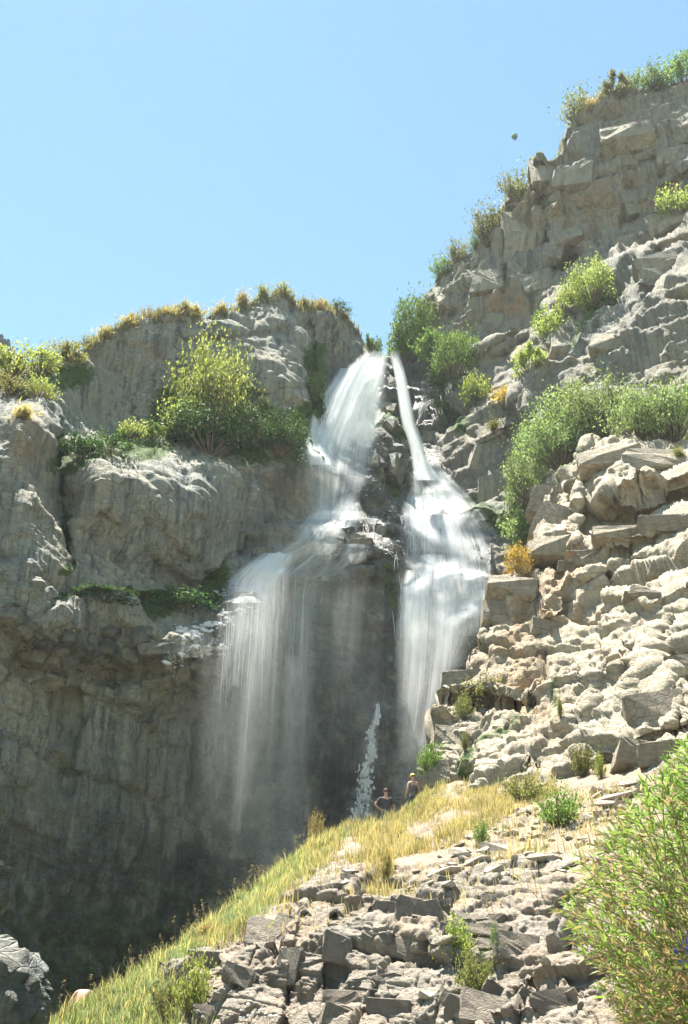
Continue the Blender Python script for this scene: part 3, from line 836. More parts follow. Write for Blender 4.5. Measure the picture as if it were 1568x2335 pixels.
# the ledge streams and the wide veil under them
for i, (k, o) in enumerate(((0.9, 0.5), (0.7, 0.9))):
    veil('ledge_stream', [(705, 830, 1165), (680, 830, 1190), (660, 820, 1215), (640, 800, 1240), (600, 760, 1265)], vmat(k, 6, 1.4, 51 + i, 0.36, 0.68), 14, 30, o, dens=[0.8, 1, 0.7, 0.7, 0.4], seed=50 + i)
veil('ledge_stream', [(640, 860, 1240), (590, 862, 1262), (540, 850, 1290), (505, 800, 1325)], vmat(0.8, 7, 1.3, 55, 0.40, 0.66), 18, 30, 0.6, dens=[0.7, 1, 0.8, 0.4], seed=55)
veil('ledge_stream', [(590, 690, 1262), (540, 670, 1295), (505, 655, 1325), (500, 640, 1375)], vmat(1.25, 5, 1.3, 57, 0.30, 0.60), 14, 30, 0.7, dens=[0.8, 1.1, 1.0, 0.5], seed=57)
VE = [(520, 740, 1285, 430, 720, 1900, 0.60), (500, 640, 1335, 450, 620, 1850, 0.50), (600, 730, 1290, 530, 730, 2000, 0.60), (690, 850, 1290, 640, 800, 1750, 0.24),
      (440, 600, 1440, 420, 600, 1900, 0.16), (550, 710, 1480, 500, 700, 2080, 0.34), (740, 905, 1330, 680, 880, 1800, 0.08), (560, 670, 1310, 500, 640, 2000, 0.5)]
for i, (a, b2, y0, c, d2, y1, k) in enumerate(VE):
    veil('lower_veil', [(a, b2, y0), (a + (c - a) * .3, b2 + (d2 - b2) * .3, y0 + (y1 - y0) * .3), (a + (c - a) * .65, b2 + (d2 - b2) * .65, y0 + (y1 - y0) * .65), (c, d2, y1)],
         vmat(k, 4 + (i % 3) * 2, 0.8, 60 + i, 0.30, 0.82), 14, 50, 1.3 + 0.55 * i, dens=[0.0, 0.75, 1, 1, 0.95, 0.85, 0.78, 0.65, 0.5, 0.3, 0.04], free='min', seed=60 + i, jag=40)
# spray drifting off the foot of the fall
for i, (a, b2, y0, c, d2, y1, k) in enumerate(((440, 760, 1750, 420, 760, 2120, 0.20), (560, 740, 1860, 570, 720, 2040, 0.40), (360, 640, 1560, 340, 660, 1960, 0.14), (780, 1010, 1560, 780, 1000, 1880, 0.05))):
    veil('spray', [(a, b2, y0), ((a + c) / 2, (b2 + d2) / 2, (y0 + y1) / 2), (c, d2, y1)], vmat(k, 1.6, 0.9, 80 + i, 0.30, 0.85), 14, 30, 6 + 1.2 * i, dens=[0.0, 0.7, 1, 0.7, 0.0], free='min', seed=80 + i)

# thin strands and flecks of water: real ribbons
def strands(name, count, fn, rad, seed, parent=WATER):
    rng = np.random.default_rng(seed)
    parts = []
    for i in range(count):
        x, y, ln, dx, off = fn(rng)
        D = depth_at(x, y) - off
        n = 5
        t = np.linspace(0, 1, n)
        c = P(x + dx * t + rng.normal(0, 0.6, n), y + ln * t, np.full(n, D) - 0.15 * t)
        parts.append(tube_np(c, rad * rng.uniform(0.5, 1.3) * np.array([0.4, 1, 1, 0.8, 0.2]), 3))
    V, F = join_np(parts)
    o = wlink(name, mesh_np(name, V, F, M['white'], True), parent)
    o['kind'] = 'stuff'
    return o
M['white'] = None
m, nt, out = newmat('white_water')
b = NB(nt)
df = b.n('ShaderNodeBsdfDiffuse'); df.inputs['Color'].default_value = (0.88, 0.90, 0.91, 1)
tl = b.n('ShaderNodeBsdfTranslucent'); tl.inputs['Color'].default_value = (0.9, 0.92, 0.92, 1)
mx = b.n('ShaderNodeMixShader'); mx.inputs[0].default_value = 0.45
nt.links.new(df.outputs[0], mx.inputs[1]); nt.links.new(tl.outputs[0], mx.inputs[2]); nt.links.new(mx.outputs[0], out.inputs['Surface'])
M['white'] = m
def f_veil(r):
    x = r.uniform(505, 700); y = np.interp(x, [505, 700], [1345, 1265]) + r.uniform(0, 130)
    return x, y, r.uniform(60, 190), r.uniform(-14, -2), r.uniform(0.9, 1.8)
def f_fan(r):
    y = r.uniform(1100, 1420); h = np.interp(y, [1080, 1250, 1420], [30, 95, 90])
    return 985 + r.uniform(-1, 1) * h, y, r.uniform(25, 80), r.uniform(-6, 6), r.uniform(0.7, 1.4)
def f_up(r):
    t = r.uniform(0, 1); x = 860 - 140 * t + r.uniform(-15, 60) * (0.3 + t); y = 825 + 215 * t
    return x, y, r.uniform(25, 70), r.uniform(-32, -10) * (1 - t), r.uniform(0.4, 1.0)
strands('water_strands', 60, f_veil, 0.016, 1)
strands('water_strands', 90, f_fan, 0.022, 2)
strands('water_strands', 70, f_up, 0.022, 3)

# ledge flecks: broken foam, plus glints of sunlit stone modelled as white blobs
def ico(sub=1):
    import bmesh
    bm = bmesh.new(); bmesh.ops.create_icosphere(bm, subdivisions=sub, radius=1.0)
    V = np.array([v.co[:] for v in bm.verts]); F = np.array([[v.index for v in f.verts] for f in bm.faces]); bm.free()
    return V, F
ICO1, ICO2 = ico(1), ico(2)
def foam(name, count, fn, seed, parent=WATER, squash=0.45):
    rng = np.random.default_rng(seed)
    parts = []
    for i in range(count):
        x, y, s = fn(rng)
        h = ray(x, y, 'waterfall_cliff', 'upper_right_cliff')
        if not h: continue
        v = ICO1[0] * (1 + 0.35 * rng.normal(size=(len(ICO1[0]), 1)))
        a = rng.uniform(0, 6.28); ca, sa = math.cos(a), math.sin(a)
        v = v * np.array([rng.uniform(.8, 1.9), rng.uniform(.7, 1.3), squash]) * s
        v = v @ np.array([[ca, sa, 0], [-sa, ca, 0], [0, 0, 1]])
        parts.append((v + np.array(h[0]) + np.array(h[1]) * s * 0.2, ICO1[1]))
    V, F = join_np(parts)
    o = wlink(name, mesh_np(name, V, F, M['white'], False), parent)
    o['kind'] = 'stuff'
def along(pts, w, s0, s1):
    p = np.array(pts, float); seg = np.hypot(*np.diff(p, axis=0).T); cum = np.concatenate([[0], np.cumsum(seg)])
    def f(r):
        t = r.uniform(0, cum[-1])
        return np.interp(t, cum, p[:, 0]) + r.normal(0, w * 1.3), np.interp(t, cum, p[:, 1]) + r.normal(0, w), s0 * 0.6 + (s1 - s0) * r.uniform(0, 1) ** 3 * 0.75
    return f
foam('foam_glints', 170, along([(388, 1508), (450, 1482), (515, 1478)], 7, 0.05, 0.34), 11)
foam('foam_glints', 170, along([(402, 1438), (440, 1445), (500, 1420), (560, 1392)], 6, 0.05, 0.32), 12)
foam('foam_glints', 150, along([(500, 1360), (560, 1310), (640, 1275)], 8, 0.05, 0.28), 13)
foam('foam_glints', 80, along([(780, 1195), (850, 1185), (920, 1172)], 7, 0.04, 0.17), 14)
foam('foam_glints', 80, along([(740, 1262), (800, 1255), (858, 1235)], 8, 0.05, 0.2), 15)
foam('foam_glints', 60, along([(850, 1030), (842, 1080), (848, 1130)], 8, 0.04, 0.17), 16)
foam('foam_glints', 50, along([(700, 1010), (692, 1050)], 7, 0.05, 0.16), 17)
foam('foam_glints', 40, along([(890, 1260), (905, 1245)], 8, 0.05, 0.2), 18)
# the little side cascade that gushes low on the wall
W5 = tag(empty('small_cascade', tuple(ray(862, 1610)[0])), 'narrow broken white cascade low on the wall behind the hikers', 'waterfall', kind='structure')
def f5(r):
    t = r.uniform(0, 1) ** 0.9
    return 860 - 42 * t + r.choice([-1, -0.2, 0.3, 0.9]) * 14 * t + r.normal(0, 2.2 + 5 * t) + 5 * math.sin(t * 19), 1608 + 265 * t, 0.02 + 0.075 * r.uniform(0, 1) ** 2
foam('foam', 620, f5, 21, W5, 2.0)
veil('water_sheet', [(856, 866, 1605), (840, 866, 1660), (822, 862, 1740), (805, 858, 1800), (798, 850, 1875)], vmat(0.6, 9, 7, 91, 0.44, 0.66), 10, 40, 0.3, seed=91, parent=W5, wob=0.1)

# ------------------------------------------------------------------ vegetation
M['green'] = leaf_mat('leaf_green', (0.075, 0.135, 0.034), (0.155, 0.225, 0.06), (0.22, 0.26, 0.09))
M['bright'] = leaf_mat('leaf_bright', (0.17, 0.225, 0.06), (0.29, 0.33, 0.105), (0.36, 0.36, 0.16), 0.55)
M['silver'] = leaf_mat('leaf_silver', (0.12, 0.18, 0.075), (0.22, 0.28, 0.125), (0.34, 0.37, 0.24), 0.5)
M['dark'] = leaf_mat('leaf_dark', (0.025, 0.06, 0.018), (0.05, 0.095, 0.028), (0.08, 0.12, 0.04), 0.35)
M['olive'] = leaf_mat('leaf_olive', (0.13, 0.15, 0.05), (0.20, 0.20, 0.08), (0.26, 0.21, 0.11))
M['dry'] = leaf_mat('leaf_dry', (0.26, 0.20, 0.09), (0.34, 0.27, 0.13), (0.19, 0.18, 0.07), 0.5)
M['orange'] = leaf_mat('leaf_orange', (0.32, 0.24, 0.05), (0.38, 0.29, 0.07), (0.40, 0.13, 0.08), 0.5)
M['grass_green'] = leaf_mat('grass_green', (0.115, 0.15, 0.062), (0.20, 0.225, 0.10), (0.34, 0.29, 0.16), 0.45)
M['grass_dry'] = leaf_mat('grass_dry', (0.37, 0.30, 0.15), (0.46, 0.39, 0.21), (0.24, 0.24, 0.10), 0.45)
M['seed'] = leaf_mat('seed_heads', (0.24, 0.19, 0.11), (0.31, 0.25, 0.15), (0.17, 0.14, 0.08), 0.35)

def bush_mesh(seed, nleaf, leaf, clumps, airy=0.0, upright=0.0, aspect=0.55):
    """unit shrub: base at origin, about 2 wide and 1 tall in x and z"""
    rng = np.random.default_rng(seed)
    tips, stems = [], []
    for i in range(clumps):
        a = rng.uniform(0, 6.28); r = math.sqrt(rng.uniform(0, 1)) * 0.82
        zmax = math.sqrt(max(0.05, 1 - r * r))
        z = zmax * rng.uniform(0.35, 1.0)
        tip = np.array([math.cos(a) * r * (1 - upright * 0.5), math.sin(a) * r * (1 - upright * 0.5), z * rng.uniform(0.8, 1.08)])
        tips.append(tip)
        b0 = np.array([tip[0] * 0.12, tip[1] * 0.12, -0.08])
        mid = (b0 + tip) / 2 + rng.normal(0, 0.06, 3)
        t = np.linspace(0, 1, 4)[:, None]
        c = (1 - t) ** 2 * b0 + 2 * t * (1 - t) * mid + t * t * tip
        stems.append(tube_np(c, np.linspace(0.022, 0.006, 4), 3))
    tips = np.array(tips)
    k = rng.integers(0, clumps, nleaf)
    spread = rng.uniform(0.07, 0.26, clumps) * (1 + airy * 0.6)
    pos = tips[k] + rng.normal(size=(nleaf, 3)) * spread[k][:, None] * np.array([1, 1, 0.8])
    pos = tips[k] + np.clip((pos - tips[k]) / spread[k][:, None], -1.6, 1.6) * spread[k][:, None]
    if airy:
        tt = rng.uniform(0.35, 1.1, nleaf)[:, None]
        pos = np.where(rng.uniform(size=(nleaf, 1)) < airy, tips[k] * tt + rng.normal(size=(nleaf, 3)) * 0.04, pos)
    sh = rng.uniform(size=nleaf) < 0.16                # long shoots break the outline
    kk = rng.integers(0, max(6, clumps // 4), nleaf)
    tt = rng.uniform(0.55, 1.18, nleaf)[:, None]
    pos = np.where(sh[:, None], tips[kk] * tt + rng.normal(size=(nleaf, 3)) * 0.03, pos)
    pos[:, 2] = np.abs(pos[:, 2])
    lv = leaves_np(pos, leaf, aspect, rng, 0.3 + upright)
    return lv, join_np(stems)

BUSH = {}
for key, args in {'a': (1, 2200, 0.11, 26), 'b': (2, 2200, 0.115, 20), 'c': (3, 1900, 0.10, 30), 'big': (4, 6500, 0.062, 60), 'big2': (8, 4500, 0.07, 42),
                  'airy': (5, 1700, 0.085, 40, 0.7, 0.3), 'airy2': (6, 2200, 0.08, 46, 0.55, 0.4), 'tuft': (7, 900, 0.30, 30, 0.7, 1.4, 0.12), 'tuft2': (9, 800, 0.26, 24, 0.6, 1.2, 0.14)}.items():
    lv, st = bush_mesh(*args)
    BUSH[key] = (mesh_np('foliage_' + key, *lv, M['green'], False), mesh_np('stems_' + key, *st, M['stem'], False))

def bush(x, y, w, h, kind, mat, label, on=None, name='shrub', cat='shrub', group=None, sink=0.12, back=0.0, rnd=None):
    """a shrub whose foot shows at photo (x, y), w x h photo pixels"""
    hit = ray(x, y, *on) if on else ray(x, y)
    k = 0
    while hit is None and k < 60:                      # crest: step down until rock is met
        k += 2
        hit = ray(x, y + k, *on) if on else ray(x, y + k)
    if hit is None:
        print('NO HIT', label); return
    p = np.array(hit[0])
    m = pxm(y, p[1])
    W, H = 1.25 * w / m, 1.15 * h / m
    # toes rest on the rock; the crown leans out over it
    p = p + np.array([0, back, 0])
    o = empty(name, p - np.array([0, 0, sink * H * 0.3]))
    o.scale = (W / 2, W / 2 * 0.8, H)
    o.rotation_euler = (0, 0, random.uniform(0, 6.28))
    for nm, me, mt in (('foliage', BUSH[kind][0], M[mat]), ('stems', BUSH[kind][1], M['stem'])):
        c = link(nm, me, o)
        c.material_slots[0].link = 'OBJECT'
        c.material_slots[0].material = mt
    tag(o, label, cat, group)
    return o

A, C, E, F_ = ('waterfall_cliff',), ('upper_right_cliff',), ('near_right_cliff',), ('hillside',)
G1 = 'shrubs along the left cliff rim'
bush(30, 862, 120, 62, 'a', 'bright', 'bright yellow-green shrub at the far left edge of the left cliff rim', A, group=G1)
bush(92, 850, 100, 52, 'c', 'bright', 'lime green shrub second from the left edge on the left rim', A, group=G1)
bush(150, 822, 90, 34, 'a', 'olive', 'low olive shrub in the dip of the left rim before the tall block', A, group=G1)
bush(20, 905, 90, 48, 'b', 'olive', 'pale shrub hanging just below the far left rim', A, group=G1)
bush(88, 905, 70, 45, 'c', 'bright', 'small lit shrub below the rim, left of the dark gully', A, group=G1)
bush(50, 956, 110, 26, 'tuft', 'dry', 'straw-coloured grass mat on top of the left pillar', A, 'grass_tuft', 'grass')
for i, (x, y, w, h, k, mt, lb) in enumerate([
        (200, 792, 60, 34, 'airy', 'olive', 'small bush at the left foot of the tall rim block'),
        (235, 765, 70, 30, 'tuft', 'dry', 'dry tuft on the rim, leftmost of the golden ones'),
        (290, 748, 80, 28, 'tuft2', 'dry', 'second golden tuft along the left rim'),
        (333, 730, 40, 44, 'airy2', 'dry', 'thin tall tan plant sticking up from the left rim'),
        (385, 726, 80, 26, 'tuft', 'dry', 'low golden tuft right of the thin tall plant'),
        (440, 722, 80, 30, 'tuft2', 'dry', 'golden tuft midway along the left rim'),
        (500, 712, 80, 30, 'tuft', 'dry', 'golden tuft above the bright ledge tree'),
        (552, 698, 70, 36, 'tuft2', 'dry', 'tan tuft where the left rim starts to rise'),
        (600, 682, 70, 34, 'tuft', 'olive', 'olive tuft just left of the summit of the left rim'),
        (645, 672, 80, 36, 'airy', 'olive', 'green bush on the summit of the left rim'),
        (695, 702, 60, 30, 'tuft2', 'olive', 'mixed tuft in the notch right of the summit'),
        (730, 708, 50, 26, 'tuft', 'dry', 'small yellow tuft right of the summit notch'),
        (772, 710, 60, 24, 'c', 'dark', 'low dark green bush at the right end of the left rim')]):
    bush(x, y, w, h, k, mt, lb, A, 'grass_tuft' if k.startswith('tuft') else 'shrub', 'grass' if k.startswith('tuft') else 'shrub', G1, back=0.3)
G2 = 'greenery on the ledge of the left wall'
bush(468, 985, 185, 215, 'big', 'bright', 'large bright yellow-green leafy tree on the ledge of the left wall', A, 'small_tree', 'tree', G2)
bush(400, 1000, 95, 90, 'a', 'bright', 'lit bush at the left foot of the bright ledge tree', A, group=G2)
bush(545, 915, 80, 60, 'b', 'bright', 'rounded bush at the right shoulder of the bright ledge tree', A, group=G2)
bush(305, 1002, 80, 40, 'c', 'bright', 'pale little bush at the left end of the ledge', A, group=G2)
bush(350, 1002, 60, 36, 'b', 'green', 'small green bush between the pale bush and the ledge tree', A, group=G2)
bush(480, 1030, 190, 100, 'big2', 'dark', 'dark ivy-like thicket in shade below the bright ledge tree', A, 'thicket', 'shrub', G2)
bush(590, 1010, 130, 90, 'big2', 'dark', 'dark thicket hanging right of the ledge tree', A, 'thicket', 'shrub', G2)
bush(660, 1010, 90, 70, 'a', 'dark', 'dark thicket at the right end of the ledge, near the falls', A, 'thicket', 'shrub', G2)
bush(250, 1035, 130, 40, 'c', 'dark', 'dark creeping shrub in the crease above the rounded bulge', A, group=G2)
bush(600, 935, 60, 24, 'tuft', 'olive', 'small grass tuft on the ledge under the tall block', A, 'grass_tuft', 'grass', G2)
bush(420, 1395, 150, 40, 'c', 'dark', 'dark green growth on the mossy ledge left of the white foam', A, group='low ledge growth')
bush(465, 1330, 60, 34, 'a', 'dark', 'small dark bush at the right end of the banded ledges', A, group='low ledge growth')
bush(640, 1035, 110, 60, 'big2', 'dark', 'dark hanging ivy left of the falls, below the ledge', A, 'thicket', 'shrub', G2)
bush(715, 960, 50, 110, 'a', 'dark', 'dark upright thicket in the corner beside the upper falls', A, 'thicket', 'shrub', G2)
bush(180, 1050, 90, 60, 'b', 'dark', 'dark shrub filling the top of the cleft by the left pillar', A, group=G2)
bush(240, 1372, 160, 16, 'c', 'dark', 'thin green strip of plants on the banded ledge at left', A, group='low ledge growth')
G3 = 'trees and bushes around the lip of the falls'
bush(852, 805, 50, 72, 'b', 'green', 'dark green sapling in the notch left of the lip', A, 'small_tree', 'tree', G3, back=1.5)
bush(873, 806, 26, 28, 'a', 'green', 'tiny bush touching the stream at the lip', A, group=G3, back=1.5)
bush(945, 815, 105, 150, 'big2', 'green', 'tall leafy tree right of the lip against the sky', C, 'small_tree', 'tree', G3)
bush(925, 830, 80, 85, 'a', 'green', 'rounded bush at the foot of the tree by the lip', None, group=G3)
bush(995, 835, 90, 90, 'b', 'green', 'green bush between the lip tree and the grey cliff', C, group=G3)
bush(1040, 865, 110, 110, 'big2', 'green', 'large bush leaning from the cliff right of the lip', C, group=G3)
bush(1055, 905, 60, 60, 'c', 'dark', 'dark bush hanging under the large one right of the lip', C, group=G3)
bush(1085, 925, 70, 72, 'a', 'bright', 'bright green bush on the small ledge beside an orange shrub', C, group=G3)
bush(1150, 932, 66, 46, 'b', 'orange', 'orange and red shrub on the small ledge beside a bright bush', C, group=G3)
bush(1125, 985, 60, 28, 'tuft2', 'olive', 'grass tuft under the orange shrub', C, 'grass_tuft', 'grass', G3)
bush(1010, 970, 70, 50, 'c', 'dark', 'dark shrub low in the damp gully right of the stream', C, group=G3)
G4 = 'bushes along the high right rim'
for x, y, w, h, k, mt, lb in [
        (1560, 172, 90, 66, 'a', 'green', 'thick bush at the right edge of the high right rim'),
        (1500, 182, 90, 72, 'airy2', 'green', 'tall feathery bush near the top of the high right rim'),
        (1450, 196, 80, 46, 'c', 'green', 'low round bush left of the feathery one on the high rim'),
        (1400, 215, 80, 50, 'b', 'olive', 'olive bush where the high rim starts to slope down'),
        (1325, 278, 100, 98, 'airy', 'olive', 'sparse see-through bush standing out from the high rim'),
        (1350, 250, 60, 36, 'airy2', 'dry', 'dry brush beside the sparse bush on the high rim'),
        (1182, 450, 100, 84, 'airy2', 'olive', 'brushy bush in the corner of the stepped right rim'),
        (1112, 545, 100, 96, 'airy2', 'olive', 'brushy bush on the middle step of the right rim'),
        (1085, 560, 50, 40, 'airy', 'green', 'small bush left of the middle step bush'),
        (1042, 595, 80, 60, 'airy', 'olive', 'thin bush on the lower step of the right rim'),
        (1008, 628, 70, 56, 'airy2', 'green', 'little bush at the lowest left end of the right rim')]:
    bush(x, y + 4, w, h, k, mt, lb, C, group=G4, back=0.3)
G5 = 'lit bushes on the middle of the right cliff'
for x, y, w, h, k, mt, lb in [
        (1350, 690, 115, 100, 'big2', 'bright', 'large yellow-green bush under the high right overhang'),
        (1305, 720, 80, 70, 'a', 'bright', 'yellow-green bush below left of the overhang bush'),
        (1265, 775, 90, 70, 'c', 'bright', 'pale green bush on the diagonal ledge of the right cliff'),
        (1235, 750, 60, 50, 'airy', 'green', 'thin bush above the diagonal ledge'),
        (1205, 845, 80, 55, 'b', 'bright', 'lowest bush of the diagonal ledge row'),
        (1545, 500, 90, 72, 'a', 'bright', 'bright bush on the high ledge at the right edge'),
        (1515, 512, 40, 36, 'tuft', 'dry', 'dry tuft left of the bush on the high ledge')]:
    bush(x, y, w, h, k, mt, lb, C, 'grass_tuft' if k == 'tuft' else 'shrub', 'grass' if k == 'tuft' else 'shrub', G5)
G6 = 'green thicket above the near right cliff'
for x, y, w, h, k, mt, lb in [
        (1300, 960, 110, 80, 'a', 'silver', 'top bush of the green thicket above the near right cliff'),
        (1380, 985, 150, 120, 'big', 'silver', 'broad bush with shiny leaves in the middle of the thicket'),
        (1455, 990, 140, 110, 'big2', 'silver', 'bush with brown twigs right of the middle of the thicket'),
        (1535, 1000, 140, 120, 'big', 'silver', 'dense bush at the right edge of the thicket'),
        (1280, 1060, 150, 130, 'big', 'silver', 'bush at the upper left shoulder of the thicket'),
        (1225, 1060, 110, 100, 'big2', 'silver', 'leftmost high bush of the thicket'),
        (1205, 1140, 100, 110, 'big2', 'silver', 'bush in the strip hanging down the left of the near cliff'),
        (1195, 1200, 80, 100, 'a', 'silver', 'lower bush of the hanging strip'),
        (1190, 1255, 90, 90, 'b', 'silver', 'lowest green bush of the hanging strip, above the yellow one'),
        (1300, 1010, 120, 90, 'big2', 'green', 'darker bush tucked behind the top of the near cliff')]:
    bush(x, y, w, h, k, mt, lb, None, group=G6)
G7 = 'scattered shrubs on the near right cliff'
for x, y, w, h, k, mt, lb in [
        (1182, 1308, 64, 62, 'a', 'orange', 'yellow shrub at the top left edge of the near right cliff'),
        (1200, 1318, 50, 30, 'airy', 'dry', 'reddish brown twigs under the yellow shrub'),
        (1062, 1500, 66, 84, 'airy2', 'olive', 'olive bush clinging to the cliff edge beside the falls'),
        (1110, 1605, 110, 60, 'c', 'olive', 'brownish green cushion shrub in the hollow of the near cliff'),
        (1060, 1640, 60, 50, 'airy', 'olive', 'thin plant left of the cushion shrub'),
        (985, 1768, 56, 62, 'a', 'green', 'leafy green plant above the hiker in the yellow cap'),
        (1060, 1715, 34, 34, 'tuft', 'olive', 'small yellow tuft on the lower cliff'),
        (1278, 1640, 30, 44, 'tuft2', 'olive', 'lone tuft on the bare tan face of the near cliff'),
        (1550, 1048, 60, 24, 'tuft', 'olive', 'tuft on the flat top of the near cliff at the right edge'),
        (1330, 1770, 70, 70, 'airy2', 'olive', 'tall pale weed against the foot of the near cliff'),
        (1370, 1775, 40, 52, 'airy', 'bright', 'yellow weed stalk in the shaded alcove')]:
    bush(x, y, w, h, k, mt, lb, None, 'grass_tuft' if k.startswith('tuft') else 'shrub', 'grass' if k.startswith('tuft') else 'shrub', G7)
G8 = 'weeds and small shrubs on the hillside'
for x, y, w, h, k, mt, lb in [
        (1275, 1885, 150, 80, 'airy2', 'green', 'grey-green wispy shrub on the stony slope'),
        (1200, 1830, 120, 60, 'airy2', 'olive', 'wispy shrub at the top of the stony slope'),
        (1100, 1925, 64, 44, 'airy', 'green', 'small leafy weed above the flat stone'),
        (435, 2315, 110, 120, 'airy2', 'bright', 'tall yellow-green weed at the foot of the outcrop'),
        (380, 2330, 90, 80, 'airy2', 'olive', 'olive weed left of the tall yellow-green one'),
        (1045, 2190, 90, 80, 'airy', 'bright', 'yellow-green weed growing from the crack in the outcrop'),
        (1085, 2270, 100, 90, 'airy2', 'olive', 'olive weed lower in the crack of the outcrop'),
        (1130, 2170, 40, 50, 'airy', 'green', 'thin green sprig on the outcrop'),
        (720, 1905, 44, 60, 'airy2', 'dry', 'brown dried shrub on the ridge line'),
        (640, 2120, 60, 20, 'c', 'bright', 'small patch of moss-like leaves between the rock columns'),
        (880, 2010, 60, 60, 'tuft', 'dry', 'golden tuft hanging over the outcrop'),
        (470, 2135, 90, 24, 'tuft2', 'dry', 'brown dry mat on top of the leftmost rock column')]:
    bush(x, y, w, h, k, mt, lb, F_, 'grass_tuft' if k.startswith('tuft') else 'weed', 'grass' if k.startswith('tuft') else 'plant', G8)
#PART3
# ------------------------------------------------------------------ grass
H = MASS['hillside']
def scatter(mask_fn, count, seed, rows=None, H=H):
    rng = np.random.default_rng(seed)
    V, X, Y = H['V'], H['X'], H['Y']
    a = np.linalg.norm(np.cross(V[1:, :-1] - V[:-1, :-1], V[:-1, 1:] - V[:-1, :-1]), axis=2)
    w = a * np.clip(mask_fn(X[:-1, :-1].ravel(), Y[:-1, :-1].ravel()).reshape(a.shape), 0, None)
    r = np.arange(a.shape[0])[:, None]
    if rows is not None:
        w = w * ((r >= rows[0]) & (r < rows[1]))
    w = w.ravel(); w = w / w.sum()
    k = rng.choice(len(w), count, p=w)
    i, j = np.divmod(k, a.shape[1])
    s, t = rng.uniform(size=(count, 1)), rng.uniform(size=(count, 1))
    return V[i, j] * (1 - s) * (1 - t) + V[i + 1, j] * s * (1 - t) + V[i, j + 1] * (1 - s) * t + V[i + 1, j + 1] * s * t, rng

def grass(name, pts, rng, hmin, hmax, wid, mat, label, cat='grass', lean=0.35, clump=0.12):
    n = len(pts)
    cl = np.floor(pts[:, :2] / 0.35).astype(np.int64)
    ch = hash3(np.concatenate([cl, cl[:, :1] * 0], 1), 91)
    h = rng.uniform(hmin, hmax, n) * (0.3 + 1.3 * ch[:, 0])
    a = rng.uniform(0, 6.28, n)
    d = np.stack([np.cos(a), np.sin(a), np.zeros(n)], 1) * (lean * rng.uniform(0.2, 1.2, n))[:, None] + np.stack([ch[:, 1] - .5, ch[:, 2] - .5, np.zeros(n)], 1) * 0.5
    s = np.stack([-np.sin(a), np.cos(a), np.zeros(n)], 1) * (wid * rng.uniform(0.6, 1.4, n))[:, None]
    b0 = pts - np.array([0, 0, 0.03])
    up = np.array([0, 0, 1.0])
    m = b0 + (d * 0.35 + up * 0.62) * h[:, None]
    t = b0 + (d + up * 0.95) * h[:, None]
    V = np.stack([b0 - s, b0 + s, m + s * 0.7, m - s * 0.7, t], 1).reshape(-1, 3)
    k = np.arange(n)[:, None] * 5
    F = np.concatenate([k + np.array([[0, 1, 2]]), k + np.array([[0, 2, 3]]), k + np.array([[3, 2, 4]])])
    o = link(name, mesh_np(name, V, F, mat, False))
    return tag(o, label, cat, kind='stuff')

nb = H['nb']
M['leaf_rim'] = leaf_mat('rim_grass', (0.21, 0.19, 0.095), (0.28, 0.25, 0.13), (0.11, 0.15, 0.05), 0.5)
TX = np.array([p[0] for p in top_F], float); TY = np.array([p[1] for p in top_F], float)
def below(x, y):
    return y - np.interp(x, TX, TY)
def m_ridge(x, y):
    return (1 - rock_zone(x, y)) * (x < 760) * (x > -250) * (below(x, y) < 190) * (1 - 0.85 * sstep(690, 760, x))
def m_front(x, y):
    return inpoly(x, y, [(60, 2345), (250, 2250), (400, 2250), (470, 2335), (520, 2420), (60, 2500)]) * (1 - 0.6 * rock_zone(x, y))
def m_dry(x, y):
    n = fbm(np.stack([x * 0.012, y * 0.02, x * 0], 1), 3, 66)
    reg = inpoly(x, y, [(690, 1935), (800, 1860), (905, 1825), (960, 1790), (1100, 1765), (1250, 1765), (1290, 1800), (1180, 1850), (1100, 1890), (1040, 1930), (900, 1955), (700, 1985)])
    spill = inpoly(x, y, [(840, 1950), (900, 1950), (880, 2030), (820, 2030)]) + 0.4 * inpoly(x, y, [(580, 2060), (690, 1985), (720, 1990), (640, 2080)]) + 0.7 * inpoly(x, y, [(420, 2150), (560, 2100), (540, 2130), (440, 2165)])
    sparse = 0.10 * inpoly(x, y, [(1040, 1930), (1180, 1850), (1400, 1790), (1500, 1850), (1350, 1960), (1150, 1970)])
    return (reg * np.clip(0.5 + 2.4 * n, 0.03, 1.6) + 0.5 * spill + sparse + 0.05 * inpoly(x, y, [(690, 1985), (1250, 1950), (1250, 2060), (600, 2120)]))
pts, rng = scatter(m_ridge, 34000, 1, (nb - 5, 10 ** 6))
grass('ridge_grass', pts, rng, 0.07, 0.26, 0.008, M['grass_green'], 'fresh green grass along the ridge line of the hillside', lean=0.6)
pts, rng = scatter(m_ridge, 9000, 21, (nb - 5, 10 ** 6))
grass('ridge_straw', pts, rng, 0.12, 0.40, 0.007, M['grass_dry'], 'pale straw blades among the green ridge grass', lean=0.6)
pts, rng = scatter(m_front, 9000, 2)
grass('lower_grass', pts, rng, 0.12, 0.38, 0.010, M['grass_green'], 'yellow-green grass at the lower left foot of the outcrop')
pts, rng = scatter(m_dry, 34000, 3, (nb - 4, 10 ** 6))
grass('dry_grass', pts, rng, 0.12, 0.36, 0.009, M['grass_dry'], 'golden dry grass covering the top of the hillside')
pts, rng = scatter(lambda x, y: m_dry(x, y) * (0.4 + (below(x, y) < 30)), 9000, 4, (nb - 4, 10 ** 6))
grass('mixed_green_grass', pts, rng, 0.12, 0.34, 0.010, M['grass_green'], 'green grass mixed into the golden slope near the hikers')
HA, HC = MASS['waterfall_cliff'], MASS['upper_right_cliff']
